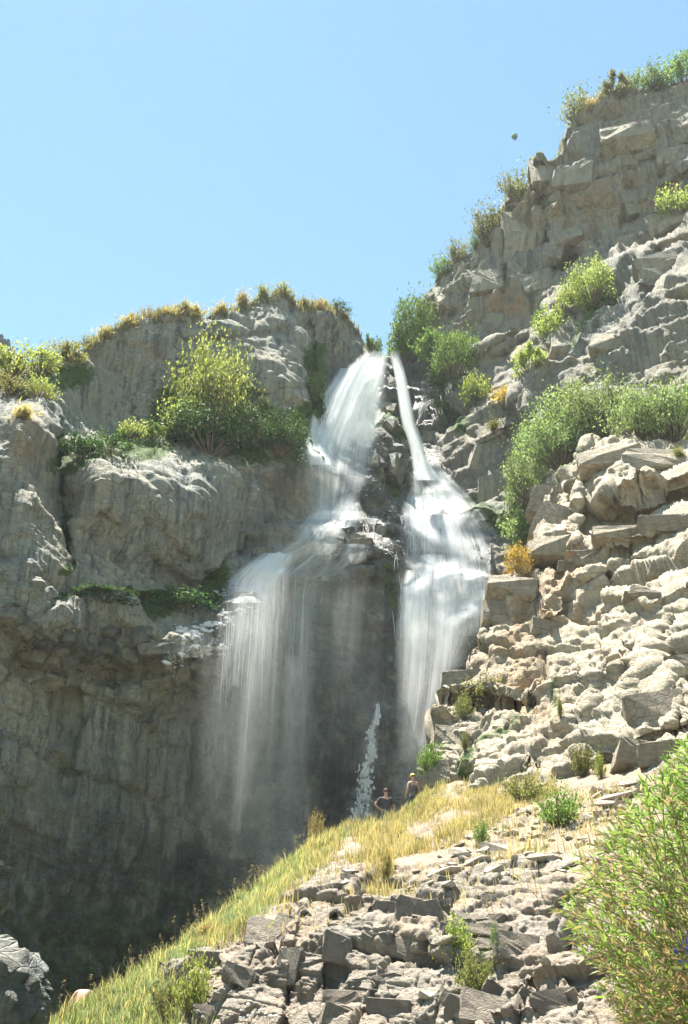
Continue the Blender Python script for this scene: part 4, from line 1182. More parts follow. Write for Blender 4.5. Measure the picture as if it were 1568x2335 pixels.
pts, rng = scatter(lambda x, y: (x > 195) * (x < 825) * np.clip(0.35 + 1.8 * fbm(np.stack([x * 0.02, x * 0, x * 0], 1), 3, 12), 0.05, 1.5), 10000, 6, (HA['nb'] - 4, HA['nb'] + 5), HA)
grass('rim_grass', pts, rng, 0.3, 1.0, 0.035, M['leaf_rim'], 'golden and olive grass fringing the rim of the left cliff')
pts, rng = scatter(lambda x, y: (x > 985) * 1.0, 7000, 7, (HC['nb'] - 4, HC['nb'] + 2), HC)
grass('high_rim_grass', pts, rng, 0.2, 0.7, 0.03, M['olive'], 'olive grass fringing the high right rim')
# seeding stalks standing against the dark wall
pts, rng = scatter(lambda x, y: (x > 90) * (x < 740) * (0.35 + np.clip(np.sin(x * 0.045 + 1.0), 0, 1)), 340, 5, (nb - 6, nb + 2))
parts, heads = [], []
for p in pts:
    h = rng.uniform(0.35, 0.85)
    a = rng.uniform(0, 6.28)
    dx = np.array([math.cos(a), math.sin(a), 0]) * h * rng.uniform(0.05, 0.25)
    t = np.linspace(0, 1, 5)[:, None]
    c = p + dx * t ** 2 + np.array([0, 0, h]) * t
    parts.append(tube_np(c, np.linspace(0.006, 0.003, 5), 3))
    m_ = rng.integers(8, 16)
    q = c[-1] + rng.normal(size=(m_, 3)) * np.array([0.022, 0.022, 0.06]) - np.array([0, 0, 0.03])
    heads.append(leaves_np(q, 0.05, 0.5, rng, 0.8))
V, Fq = join_np(parts + heads)
tag(link('seeding_grass', mesh_np('seeding_grass', V, Fq, M['seed'], False)), 'brown seeding grass stalks along the ridge against the dark wall', 'grass', kind='stuff')

# ------------------------------------------------------------------ loose stones and blocks of the hillside
def stone_mesh(seed, box=0.0):
    rng = np.random.default_rng(seed)
    import bmesh
    bm = bmesh.new()
    pts = rng.normal(size=(13, 3)); pts /= np.linalg.norm(pts, axis=1, keepdims=True)
    if box:
        pts = np.sign(pts) * np.abs(pts) ** (1 - box) 
        pts += rng.normal(0, 0.06, pts.shape)
    for p in pts * np.array([1, 0.8, 0.62]):
        bm.verts.new(p)
    bmesh.ops.convex_hull(bm, input=bm.verts)
    bmesh.ops.delete(bm, geom=[v for v in bm.verts if not v.link_faces], context='VERTS')
    me = bpy.data.meshes.new('stone')
    bm.to_mesh(me); bm.free()
    me.materials.append(M['stone'])
    return me
M['stone'] = plain_mat('loose_stone', (0.33, 0.29, 0.235), 0.92, 0.28, 3.5, 0.5)
SM = [stone_mesh(i, 0.55 if i % 2 else 0.2) for i in range(10)]
HO = H['o']
def m_stone(x, y):
    return (inpoly(x, y, [(1050, 1940), (1150, 1850), (1350, 1790), (1480, 1800), (1420, 1960), (1250, 2020), (1000, 1990)]) * 1.0
            + 0.12 * inpoly(x, y, [(700, 1990), (1000, 1950), (1300, 2000), (1300, 2330), (700, 2330)]) + 0.5 * inpoly(x, y, [(900, 1960), (1100, 1900), (1150, 1960), (950, 2000)]))
pts, rng = scatter(m_stone, 230, 8, (nb, 10 ** 6))
for i, p in enumerate(pts):
    s = rng.uniform(0.05, 0.15) if i > 40 else rng.uniform(0.14, 0.26)
    o = link('stone', SM[i % 10], HO)
    o.location = p + np.array([0, 0, s * 0.15])
    o.scale = (s * rng.uniform(0.8, 1.6), s, s * rng.uniform(0.45, 0.9))
    o.rotation_euler = rng.uniform(-0.4, 0.4, 3) + np.array([0, 0, rng.uniform(0, 6.28)])
# slabs one can pick out on the slope
for x, y, w, h in ((1145, 1932, 100, 26), (1190, 1945, 60, 18), (1405, 1800, 110, 18), (1430, 1820, 120, 16), (1400, 1838, 90, 16), (1450, 1790, 80, 14), (1240, 1960, 80, 16), (960, 1922, 30, 26), (1300, 1975, 90, 22), (1090, 1965, 60, 16), (1020, 1990, 80, 18)):
    hh = ray(x, y, 'hillside')
    if not hh: continue
    m_ = pxm(y, hh[0].y)
    o = link('stone_slab', SM[(x * 7) % 10], HO)
    o.location = hh[0]
    o.scale = (w / m_ / 1.8, w / m_ / 2.4, h / m_ / 1.0)
    o.rotation_euler = (random.uniform(-.15, .15), random.uniform(-.2, .1), random.uniform(-.4, .4))

# angular blocks broken along the joints, parts of the rock they sit in
def block_mesh(seed, mat, wet=0.0):
    rng = np.random.default_rng(seed)
    import bmesh
    bm = bmesh.new()
    for sx in (-1, 1):
        for sy in (-1, 1):
            for sz in (-1, 1):
                c = np.array([sx, sy, sz]) * (1 + rng.normal(0, 0.13, 3))
                ch = rng.uniform(0.04, 0.30)
                for ax in range(3):
                    q = c.copy(); q[ax] *= 1 - ch * rng.uniform(0.4, 1.4)
                    bm.verts.new(q)
    bmesh.ops.convex_hull(bm, input=bm.verts)
    bmesh.ops.delete(bm, geom=[v for v in bm.verts if not v.link_faces], context='VERTS')
    bmesh.ops.recalc_face_normals(bm, faces=bm.faces)
    bmesh.ops.subdivide_edges(bm, edges=bm.edges, cuts=2, use_grid_fill=True)
    bmesh.ops.triangulate(bm, faces=bm.faces)
    co = np.array([v.co[:] for v in bm.verts]); no = np.array([v.normal[:] for v in bm.verts])
    n1 = fbm(co * 1.7 + seed * 3.1, 3, seed) * 0.13 + fbm(co * np.array([2, 2, 6.0]) + seed, 3, seed + 1, ridged=True) * 0.09
    for v, c, q, a in zip(bm.verts, co, no, n1):
        v.co = c + q * a
    me = bpy.data.meshes.new('rock_block')
    bm.to_mesh(me); bm.free()
    me.materials.append(mat)
    for nm_, val in (('tint', rng.uniform(0.2, 0.7)), ('iron_flare', 0.1), ('wet', wet), ('moss', 0.0)):
        at = me.attributes.new(nm_, 'FLOAT', 'POINT')
        at.data.foreach_set('value', np.full(len(me.vertices), val, np.float32))
    return me
def blocks(mass, mat, spots, seed, tilt=(R(9), R(-7), 0.35)):
    BM = [block_mesh(seed * 20 + i, mat, 0.6 if mass == 'waterfall_cliff' and i % 2 else 0.0) for i in range(8)]
    rng = np.random.default_rng(seed)
    for i, (x, y, w, h) in enumerate(spots):
        hit = ray(x, y, mass)
        if hit is None: continue
        m_ = pxm(y, hit[0].y)
        o = link('rock_block', BM[i % 8], MASS[mass]['o'])
        W, Hh = w / m_ / 2, h / m_ / 2
        dp = max(W, Hh) * rng.uniform(0.7, 1.1)
        o.scale = (W, dp, Hh)
        o.rotation_euler = np.array([-tilt[0], -tilt[1], -tilt[2] * 0.6]) + rng.normal(0, 0.16, 3)
        o.location = np.array(hit[0]) + np.array([0, dp * rng.uniform(0.78, 0.94), -Hh * 0.25])
rb = np.random.default_rng(77)
def many(polys, n, s0, s1, ratio, seed):
    r = np.random.default_rng(seed); out = []
    P0 = np.array(polys)
    while len(out) < n:
        x, y = r.uniform(P0[:, 0].min(), P0[:, 0].max()), r.uniform(P0[:, 1].min(), P0[:, 1].max())
        if inpoly(np.array([x]), np.array([y]), polys)[0]:
            w = r.uniform(s0, s1)
            out.append((x, y, w, w * r.uniform(*ratio)))
    return out
blocks('hillside', M['block_fg'],
       [(600, 2130, 70, 60), (650, 2130, 60, 70), (660, 2200, 55, 80), (770, 2160, 60, 60), (470, 2190, 80, 50),
        (885, 2080, 60, 70), (935, 2085, 60, 75), (985, 2085, 60, 80), (900, 2160, 110, 40), (970, 2180, 90, 50), (1040, 2120, 80, 40), (1100, 2110, 90, 26), (1120, 2135, 100, 26), (1060, 2160, 100, 30),
        (1180, 2170, 90, 60), (1130, 2310, 130, 70), (1270, 2290, 90, 60), (1060, 2300, 80, 50), (860, 2240, 130, 40), (800, 2280, 90, 40), (900, 2300, 110, 40), (780, 2220, 70, 60)]
       + many([(560, 2100), (720, 2000), (1150, 1990), (1300, 2060), (1280, 2330), (450, 2330)], 16, 34, 100, (0.3, 0.7), 5), 3)
blocks('near_right_cliff', M['block_lit'],
       [(1270, 1190, 90, 90), (1275, 1250, 100, 50), (1260, 1130, 80, 60), (1170, 1340, 110, 44), (1150, 1400, 90, 60), (1060, 1550, 90, 44), (1500, 1620, 130, 110), (1530, 1710, 110, 50), (1460, 1720, 90, 60), (1410, 1050, 140, 50), (1500, 1060, 130, 60), (1430, 1215, 130, 34), (1530, 1190, 120, 40)]
       + many([(1250, 1120), (1568, 1030), (1568, 1720), (1000, 1780), (1060, 1560), (1180, 1330)], 12, 30, 90, (0.35, 0.8), 6), 4)
blocks('upper_right_cliff', M['rock_up'],
       [(1245, 400, 60, 110), (1180, 520, 50, 110), (1020, 680, 50, 90), (1300, 540, 70, 40), (1320, 400, 90, 60), (1450, 320, 110, 60), (1120, 640, 70, 70), (1230, 640, 60, 60), (1120, 820, 90, 36), (1520, 600, 100, 60), (1400, 780, 80, 60), (1120, 1030, 90, 80), (1130, 1120, 60, 90)]
       + many([(1000, 640), (1210, 420), (1560, 220), (1560, 700), (1300, 800), (1150, 860)], 24, 24, 80, (0.4, 1.1), 7), 5)
blocks('waterfall_cliff', M['rock_shade'],
       many([(140, 1440), (380, 1430), (370, 1510), (20, 1500), (0, 1380)], 26, 30, 80, (0.3, 0.6), 8) + many([(560, 1270), (700, 1190), (900, 1180), (900, 1260)], 18, 24, 60, (0.3, 0.6), 9) + many([(850, 840), (900, 860), (930, 1080), (840, 1120)], 12, 24, 50, (0.6, 1.2), 10), 6)

# ------------------------------------------------------------------ boulders by the gorge at the left
def boulder(name, c, r, seed, mat, label, group=None):
    V, F = ico(5)
    d = 1 + 0.30 * fbm(V * 1.1 + seed, 3, seed)
    dd, tint = rock_disp(V * 1.6 + seed * 7, [(1.6, 0.16), (0.7, 0.08), (0.3, 0.04)], seed, flat=1.4, crack=0.3)
    V = V * (d + dd)[:, None] * np.array(r)
    z0 = np.zeros(len(V))
    shade_dark = z0 + 0.6  # even dark tone standing in for the shade on the boulder
    o = link(name, mesh_np(name, V, F, mat, False, {'tint': tint, 'moss': z0 + 0.25, 'wet': shade_dark, 'iron_flare': z0}))
    o.location = c
    return tag(o, label, 'boulder', group)
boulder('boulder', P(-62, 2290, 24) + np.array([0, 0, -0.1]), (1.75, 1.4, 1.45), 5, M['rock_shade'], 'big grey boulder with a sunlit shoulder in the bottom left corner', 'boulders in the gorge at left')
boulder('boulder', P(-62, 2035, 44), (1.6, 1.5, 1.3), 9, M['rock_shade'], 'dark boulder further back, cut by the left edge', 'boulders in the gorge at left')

# ------------------------------------------------------------------ the arching narrow-leaved bush near the camera, right
wb = tag(empty('willow_bush', (3.1, 7.2, 0.0)), 'tall arching bush with narrow green leaves filling the lower right corner', 'bush')
rng = np.random.default_rng(42)
stems, lpos, ldir, ldry = [], [], [], []
def bush_edge(y):      # left outline of the bush in the photograph
    return np.interp(y, [1660, 1720, 1800, 1900, 2010, 2080, 2150, 2250, 2335, 2500], [1566, 1520, 1450, 1370, 1275, 1265, 1300, 1370, 1400, 1420])
for i in range(300):
    y_t = rng.uniform(1660, 2400) if i > 60 else rng.uniform(1660, 1980)
    e = bush_edge(y_t)
    x_t = e + abs(rng.normal(0, 1)) * 130 if i % 3 else e + rng.uniform(0, 40)
    Yt = rng.uniform(5.6, 8.6)
    tip = P(x_t, y_t, Yt)
    base = np.array([3.1 + rng.normal(0, 0.5), 7.2 + rng.normal(0, 0.6), -0.15])
    base[0] = max(base[0], tip[0] + 0.15)
    mid = np.array([base[0] * 0.75 + tip[0] * 0.25, (base[1] + tip[1]) / 2, tip[2] * rng.uniform(0.75, 1.0)])
    n_ = 12
    t = np.linspace(0, 1, n_)[:, None]
    c = (1 - t) ** 2 * base + 2 * t * (1 - t) * mid + t * t * tip
    stems.append(tube_np(c, np.linspace(0.010, 0.0025, n_), 4))
    tang = np.gradient(c, axis=0); tang /= np.linalg.norm(tang, axis=1, keepdims=True)
    for k in range(64):
        tt = rng.uniform(0.30, 1.0) ** 0.8 * (n_ - 1)
        a = int(min(tt, n_ - 2)); fr = tt - a
        p = c[a] * (1 - fr) + c[a + 1] * fr
        side = np.cross(tang[a], rng.normal(size=3)); side /= np.linalg.norm(side) + 1e-9
        lpos.append(p); ldir.append(tang[a] * 0.8 + side * 0.75 + np.array([-0.05, 0, 0.12]))
        ldry.append(rng.uniform() < np.interp(p[2], [0.4, 1.5, 2.3, 3.2], [0.8, 0.6, 0.25, 0.05]))
lpos, ldir, ldry = np.array(lpos), np.array(ldir), np.array(ldry)
ldir /= np.linalg.norm(ldir, axis=1, keepdims=True)
V, Fq = join_np(stems)
M['twig'] = plain_mat('twig', (0.26, 0.20, 0.12), 0.8, 0.3, 10)
o = link('stems', mesh_np('stems', V, Fq, M['twig'], True), wb); o.location = -np.array(wb.location)
M['willow'] = leaf_mat('willow_leaf', (0.085, 0.14, 0.03), (0.165, 0.22, 0.06), (0.27, 0.26, 0.13), 0.45, 0.5)
M['willow_dry'] = leaf_mat('willow_leaf_dry', (0.22, 0.15, 0.08), (0.36, 0.28, 0.16), (0.16, 0.15, 0.05), 0.35)
def long_leaves(pos, d, rng, L0, L1, wid):
    n = len(pos)
    L = rng.uniform(L0, L1, n)[:, None]
    s = rng.normal(size=(n, 3)); s -= (s * d).sum(1, keepdims=True) * d; s /= np.linalg.norm(s, axis=1, keepdims=True)
    nn = np.cross(d, s); nn *= np.where(nn[:, 2:3] > 0, 1, -1)
    w = wid * rng.uniform(0.7, 1.3, (n, 1))
    q = lambda f, sw, dr: pos + d * L * f + s * w * sw - nn * L * dr
    V = np.stack([pos, q(.3, .8, -.02), q(.65, .75, .03), q(1, 0, .16), q(.65, -.75, .03), q(.3, -.8, -.02)], 1).reshape(-1, 3)
    k = np.arange(n)[:, None] * 6
    F = np.concatenate([k + np.array([[0, 1, 5, 0]]) * 1, k + np.array([[1, 2, 4, 5]]), k + np.array([[2, 3, 4, 2]])])
    tri = np.concatenate([k + np.array([[0, 1, 5]]), k + np.array([[1, 2, 4]]), k + np.array([[1, 4, 5]]), k + np.array([[2, 3, 4]])])
    return V, tri
dist = np.linalg.norm(lpos - CAM, axis=1)
px_x = (lpos[:, 0] / lpos[:, 1]) * FPX + FW / 2
near = np.argsort(dist + 100 * (px_x > 1750))[:300]
single = np.zeros(len(lpos), bool); single[near] = True
for nm, sel, mt in (('foliage', ~single & ~ldry, 'willow'), ('withered_foliage', ~single & ldry, 'willow_dry')):
    V, T = long_leaves(lpos[sel], ldir[sel], rng, 0.05, 0.11, 0.0075)
    o = link(nm, mesh_np(nm, V, T, M[mt], False), wb); o['kind'] = 'stuff'; o.location = -np.array(wb.location)
lv, lt = long_leaves(np.zeros((1, 3)), np.array([[0, 0, 1.0]]), np.random.default_rng(1), 0.09, 0.091, 0.0075)
LEAF = {k: mesh_np('leaf_' + k, lv, lt, M[k], False) for k in ('willow', 'willow_dry')}
for i in near:
    o = link('leaf', LEAF['willow_dry' if ldry[i] else 'willow'], wb)
    qd = Vector(ldir[i]).to_track_quat('Z', 'Y')
    o.rotation_mode = 'QUATERNION'
    o.rotation_quaternion = qd @ Matrix.Rotation(rng.uniform(0, 6.28), 3, 'Z').to_quaternion()
    s = rng.uniform(0.6, 1.25); o.scale = (1, 1, s)
    o.location = lpos[i] - np.array(wb.location)

# a blue cloth bundle just showing under the bush at the right edge
V, F = ico(4)
rr = 1 + 0.28 * fbm(V * 1.6, 3, 321) + 0.10 * fbm(V * np.array([5, 2, 5]), 3, 322, ridged=True)
cb = P(1600, 2185, 6.9)
V = V * rr[:, None] * np.array([0.16, 0.14, 0.15])
o = link('cloth_bundle', mesh_np('cloth_bundle', V, F, plain_mat('blue_cloth', (0.06, 0.06, 0.42), 0.75, 0.35, 14, 0.3), True))
o.location = cb
tag(o, 'crumpled violet-blue cloth caught in the bush at the right edge', 'cloth')

# small white flower heads at the very bottom of the outcrop
for i, (x, y) in enumerate(((566, 2330), (612, 2335))):
    hh = ray(x, y + 25, 'hillside')
    fp = tag(empty('flower', hh[0]), ('cluster of white flower heads at the bottom edge, left of the other', 'cluster of white flower heads at the bottom edge, right of the other')[i], 'flower', 'white flowers at the bottom edge')
    r2 = np.random.default_rng(60 + i)
    st, hd = [], []
    for k in range(7):
        tip = np.array([r2.normal(0, 0.09), r2.normal(0, 0.05), r2.uniform(0.22, 0.46)])
        t = np.linspace(0, 1, 4)[:, None]
        st.append(tube_np(tip * t + np.array([0, 0, 0.02]) * np.sin(t * 3), [0.006, 0.005, 0.004, 0.004], 3))
        v = ICO1[0] * (1 + 0.3 * r2.normal(size=(len(ICO1[0]), 1))) * np.array([0.035, 0.035, 0.02])
        hd.append((v + tip, ICO1[1]))
    link('stems', mesh_np('flower_stems', *join_np(st), M['stem'], True), fp)
    for v, f in hd:
        link('flower_head', mesh_np('flower_head', v, f, M['white_petal'] if 'white_petal' in M else M.setdefault('white_petal', plain_mat('white_petal', (0.75, 0.72, 0.66), 0.8, 0.1)), False), fp)

# ------------------------------------------------------------------ people
M['skin'] = plain_mat('skin', (0.50, 0.29, 0.20), 0.6, 0.08, 5)
M['shirt_dark'] = plain_mat('charcoal_shirt', (0.075, 0.07, 0.075), 0.9, 0.2, 9, 0.3)
M['shirt_grey'] = plain_mat('grey_tank_top', (0.13, 0.115, 0.115), 0.9, 0.2, 9, 0.3)
M['shorts'] = plain_mat('dark_shorts', (0.06, 0.065, 0.08), 0.9, 0.2, 9)
M['hair'] = plain_mat('brown_hair', (0.06, 0.035, 0.025), 0.7, 0.3, 20)
M['cap_yellow'] = plain_mat('yellow_cap', (0.60, 0.50, 0.16), 0.8, 0.1, 9)
M['dark_plastic'] = plain_mat('dark_lens', (0.015, 0.015, 0.015), 0.2, 0.1)
M['shoe'] = plain_mat('shoe', (0.10, 0.09, 0.08), 0.8, 0.2)

def skin_obj(name, chains, mat, parent, sub=2):
    """chains: lists of ((x,y,z), radius); points at equal places are welded; grown with Skin + Subdivision"""
    pts, rad, edges, roots, key = [], [], [], [], {}
    for ch in chains:
        prev = None
        for (p, r) in ch:
            k = tuple(round(c, 4) for c in p)
            if k not in key:
                key[k] = len(pts); pts.append(p); rad.append(r)
                if prev is None: roots.append(key[k])
            i = key[k]
            if prev is not None and prev != i: edges.append((prev, i))
            prev = i
    me = bpy.data.meshes.new(name)
    me.from_pydata(pts, edges, [])
    o = link(name, me, parent)
    sk = o.modifiers.new('skin', 'SKIN')
    sk.use_smooth_shade = True
    sv = me.skin_vertices[0].data
    for i, r in enumerate(rad):
        rr = r if isinstance(r, tuple) else (r, r)
        sv[i].radius = rr
    for r in roots: sv[r].use_root = True
    sd = o.modifiers.new('sub', 'SUBSURF'); sd.levels = sub; sd.render_levels = sub
    me.materials.append(mat)
    return o

def hand(w, d, n, side, grip=0.5):
    """five finger chains from the wrist w, pointing along d with palm normal n"""
    w, d, n = Vector(w), Vector(d).normalized(), Vector(n).normalized()
    s = d.cross(n).normalized()
    palm = w + d * 0.075
    out = []
    for k, (off, ln) in enumerate(((-0.030, 0.070), (-0.010, 0.080), (0.010, 0.075), (0.029, 0.058))):
        a = palm + s * off * side
        b_ = a + d * ln * 0.55 + n * ln * 0.15 * grip
        c_ = b_ + d * ln * 0.35 * (1 - grip * 0.5) + n * ln * 0.5 * grip
        out.append([(tuple(palm - d * 0.03 + s * off * side * 0.7), 0.011), (tuple(a), 0.0095), (tuple(b_), 0.0085), (tuple(c_), 0.007)])
    a = w + d * 0.03
    out.append([(tuple(a), 0.012), (tuple(a - s * 0.035 * side + d * 0.025), 0.011), (tuple(a - s * 0.05 * side + d * 0.06 + n * 0.01), 0.009)])
    return palm, out

def eye_nose(parent, hc, fw, rt):
    """eyes, nose and ears on a head centred hc facing fw"""
    hc, fw, rt = Vector(hc), Vector(fw).normalized(), Vector(rt).normalized()
    up = rt.cross(fw)
    for sgn in (-1, 1):
        e = link('eye', mesh_np('eye', ICO1[0] * 0.013, ICO1[1], M['dark_plastic'], True), parent)
        e.location = hc + fw * 0.088 + rt * sgn * 0.032 + up * 0.012
        r = link('ear', mesh_np('ear', ICO1[0] * np.array([0.014, 0.026, 0.034]), ICO1[1], M['skin'], True), parent)
        r.location = hc + rt * sgn * 0.082
        r.rotation_euler = (0, 0, math.atan2(rt.y, rt.x))
    nz = link('nose', mesh_np('nose', ICO1[0] * np.array([0.013, 0.02, 0.024]), ICO1[1], M['skin'], True), parent)
    nz.location = hc + fw * 0.102 - up * 0.018
    mo = link('mouth', mesh_np('mouth', ICO1[0] * np.array([0.026, 0.01, 0.007]), ICO1[1], plain_mat('lips', (0.36, 0.15, 0.12)), True), parent)
    mo.location = hc + fw * 0.088 - up * 0.055

def cap_np(r, brim):
    """half shell with a visor along -y"""
    V, F = [], []
    n, k = 5, 14
    for i in range(n + 1):
        ph = i / n * math.pi / 2
        for j in range(k):
            a = j / k * 2 * math.pi
            V.append((r * math.cos(ph) * math.cos(a) * 0.88, r * math.cos(ph) * math.sin(a) * 1.05, r * 0.95 * math.sin(ph)))
    for i in range(n):
        for j in range(k):
            F.append((i * k + j, i * k + (j + 1) % k, (i + 1) * k + (j + 1) % k, (i + 1) * k + j))
    o = len(V)
    for i in range(7):
        a = math.pi * 1.5 + (i - 3) / 3 * 0.9
        for s_, dz in ((1.0, 0.005), (1.0 + brim, -0.018)):
            for th in (0, 0.006):
                V.append((r * s_ * math.cos(a) * 0.9, r * s_ * math.sin(a) * 1.05, dz + th))
    for i in range(6):
        q = o + i * 4
        F += [(q, q + 2, q + 6, q + 4), (q + 1, q + 5, q + 7, q + 3), (q + 2, q + 3, q + 7, q + 6)]
    return np.array(V), np.array(F)

def standing(name, loc, rz, label, scale, shirt, arms, headgear, face=True):
    root = empty(name, loc)
    root.rotation_euler = (0, 0, rz); root.scale = (scale,) * 3
    hip, ch, nk = (0, 0, 0.95), (0, 0.01, 1.28), (0, 0.01, 1.50)
    hd0, hd1 = (0, -0.015, 1.60), (0, -0.01, 1.70)
    chains = [[(hip, (0.165, 0.12)), ((0, 0, 1.10), (0.145, 0.105)), (ch, (0.175, 0.12)), ((0, 0.01, 1.42), (0.13, 0.085)), (nk, 0.058), (hd0, (0.075, 0.09)), (hd1, (0.072, 0.088))]]
    hands = []
    for sgn, (el, wr, hdir, hn) in zip((-1, 1), arms):
        sh = (sgn * 0.19, 0.01, 1.41)
        d = Vector(hdir).normalized()
        palm, fing = hand(wr, hdir, hn, sgn)
        chains.append([((0, 0.01, 1.42), (0.13, 0.085)), (sh, 0.062), (el, 0.046), (wr, 0.031), (tuple(palm), (0.042, 0.018))])
        hands += fing
        kn, an = (sgn * 0.11, -0.03, 0.50), (sgn * 0.12, 0.02, 0.09)
        chains.append([(hip, (0.165, 0.12)), ((sgn * 0.095, 0, 0.84), 0.088), (kn, 0.060), (an, 0.042), ((sgn * 0.13, -0.15, 0.035), 0.035)])
    skin_obj('body', chains + hands, M['skin'], root)
    # clothing over the body
    tor = [[((0, 0, 0.80), (0.182, 0.136)), ((0, 0, 0.92), (0.180, 0.134)), ((0, 0, 1.10), (0.160, 0.120)), (ch, (0.188, 0.134)), ((0, 0.01, 1.43), (0.138, 0.095)), ((0, 0.012, 1.475), (0.082, 0.074)), ((0, 0.012, 1.515), (0.062, 0.062))]]
    if shirt == 'shirt_dark':
        for sgn, (el, wr, hdir, hn) in zip((-1, 1), arms):
            sh = Vector((sgn * 0.19, 0.01, 1.41)); e = Vector(el)
            tor.append([((0, 0.01, 1.43), (0.138, 0.095)), (tuple(sh), 0.076), (tuple(sh.lerp(e, 0.75)), 0.064)])
    skin_obj('shirt', tor, M[shirt], root)
    sho = [[((0, 0, 0.98), (0.176, 0.13)), ((0, 0, 0.90), (0.178, 0.132))]]
    for sgn in (-1, 1):
        sho.append([((0, 0, 0.90), (0.178, 0.132)), ((sgn * 0.097, -0.005, 0.80), 0.105), ((sgn * 0.108, -0.028, 0.54), 0.088)])
        skin_obj('shoe', [[((sgn * 0.12, 0.05, 0.05), 0.05), ((sgn * 0.13, -0.16, 0.04), 0.045)]], M['shoe'], root)
    skin_obj('shorts', sho, M['shorts'], root)
    hair = skin_obj('hair', [[((0, 0.02, 1.655), (0.083, 0.088)), ((0, 0.012, 1.735), (0.074, 0.086))]], M['hair'], root)
    if face:
        eye_nose(root, (0, -0.012, 1.655), (0, -1, 0), (1, 0, 0))
    c = link('cap', mesh_np('cap', *cap_np(0.108, 0.75), M[headgear], True), root)
    c.location = (0, 0.0, 1.70)
    if headgear == 'hair':
        g_ = link('sunglasses', mesh_np('sunglasses', ICO1[0] * np.array([0.075, 0.02, 0.022]), ICO1[1], M['dark_plastic'], True), root)
        g_.location = (0, -0.095, 1.665)
    return tag(root, label, 'person')

def stand_at(x, y_head, Y0, tall):
    """behind the ridge the ground falls away: walk back along the line of sight until the feet reach it"""
    for Yd in np.arange(Y0, Y0 + 9, 0.1):
        p = P(x, y_head, Yd)
        f = drop(p[0], p[1], 40, 'hillside', 'near_right_cliff')
        if f is not None and p[2] - f.z >= tall:
            break
    return p, f
HIPS = [((-0.43, 0.06, 1.20), (-0.235, -0.02, 1.00), (0.75, -0.35, -0.35), (0.3, 0.9, 0.1)), ((0.36, 0.10, 1.14), (0.27, -0.06, 0.93), (-0.2, -0.5, -0.8), (-0.9, 0.1, 0.1))]
DOWN = [((-0.27, 0.05, 1.14), (-0.31, -0.04, 0.89), (0, -0.15, -1), (1, 0, 0)), ((0.27, 0.03, 1.14), (0.27, -0.12, 0.93), (-0.1, -0.5, -0.9), (-1, 0, 0))]
for args in ((879, 1797, 34.0, 0.25, 'man in a dark T-shirt and cap with his hands on his hips, facing the camera', 'shirt_dark', HIPS, 'hair', True),
             (940, 1763, 37.0, math.pi + 0.5, 'person in a yellow cap and grey tank top seen from behind', 'shirt_grey', DOWN, 'cap_yellow', True)):
    x, yh, Yd, rz, lb, sh, ar, hg, fc = args
    p, f = stand_at(x, yh, Yd, 1.78)
    hgt = p[2] - f.z
    standing('person', (f.x, f.y, f.z), rz, lb, min(max(hgt / 1.80, 0.9), 1.12), sh, ar, hg, fc)

# the bather bent forward below the ridge: bare back towards us
p = P(186, 2262, 27.6)
p = p + np.array([0, 0, 0.10])
root = empty('person', (p[0], p[1], p[2] - 0.80))
chains = [[((0, 0, 0.28), (0.16, 0.13)), ((0, 0.04, 0.46), (0.145, 0.11)), ((0.01, 0.16, 0.64), (0.175, 0.115)), ((0.02, 0.30, 0.72), (0.12, 0.085)), ((0.02, 0.42, 0.70), 0.055), ((0.02, 0.52, 0.66), (0.075, 0.088)), ((0.02, 0.61, 0.62), (0.07, 0.085))],
          [((0.02, 0.30, 0.72), (0.12, 0.085)), ((-0.18, 0.26, 0.70), 0.062), ((-0.30, 0.20, 0.47), 0.045), ((-0.36, 0.24, 0.24), 0.030), ((-0.37, 0.26, 0.165), (0.04, 0.018))],
          [((0.02, 0.30, 0.72), (0.12, 0.085)), ((0.21, 0.27, 0.68), 0.062), ((0.27, 0.38, 0.47), 0.045), ((0.20, 0.52, 0.32), 0.030), ((0.18, 0.56, 0.26), (0.04, 0.018))]]
for sgn in (-1, 1):
    chains.append([((0, 0, 0.28), (0.16, 0.13)), ((sgn * 0.11, 0.05, 0.25), 0.09), ((sgn * 0.15, 0.42, 0.42), 0.062), ((sgn * 0.14, 0.44, 0.10), 0.045), ((sgn * 0.14, 0.58, 0.03), 0.034)])
for wr, d, n_, sg in (((-0.36, 0.24, 0.24), (-0.05, 0.1, -1), (1, 0, 0), -1), ((0.20, 0.52, 0.32), (-0.2, 0.5, -0.8), (-1, 0, 0), 1)):
    chains += hand(wr, d, n_, sg)[1]
skin_obj('body', chains, M['skin'], root)
skin_obj('shorts', [[((0, -0.01, 0.33), (0.17, 0.14)), ((0, 0, 0.24), (0.172, 0.14))]] + [[((0, 0, 0.24), (0.172, 0.14)), ((s_ * 0.112, 0.08, 0.26), 0.102), ((s_ * 0.145, 0.36, 0.39), 0.08)] for s_ in (-1, 1)], M['shorts'], root)
skin_obj('hair', [[((0.02, 0.53, 0.69), (0.08, 0.09)), ((0.02, 0.62, 0.65), (0.072, 0.085))]], M['hair'], root)
eye_nose(root, (0.02, 0.565, 0.64), (0, 0.55, -0.83), (1, 0, 0))
tag(root, 'shirtless person bent forward beyond the ridge at lower left, bare back showing', 'person')
# the rock that carries the bather
V, F = ico(3)
V = V * (1 + 0.2 * fbm(V * 1.5, 3, 9))[:, None] * np.array([0.9, 0.9, 0.75])
sr = link('boulder', mesh_np('sitting_boulder', V, F, M['stone'], False)); sr.location = (p[0], p[1] + 0.25, p[2] - 0.80 - 0.62)
tag(sr, 'low rock behind the ridge that the shirtless person rests on', 'boulder', 'boulders in the gorge at left')

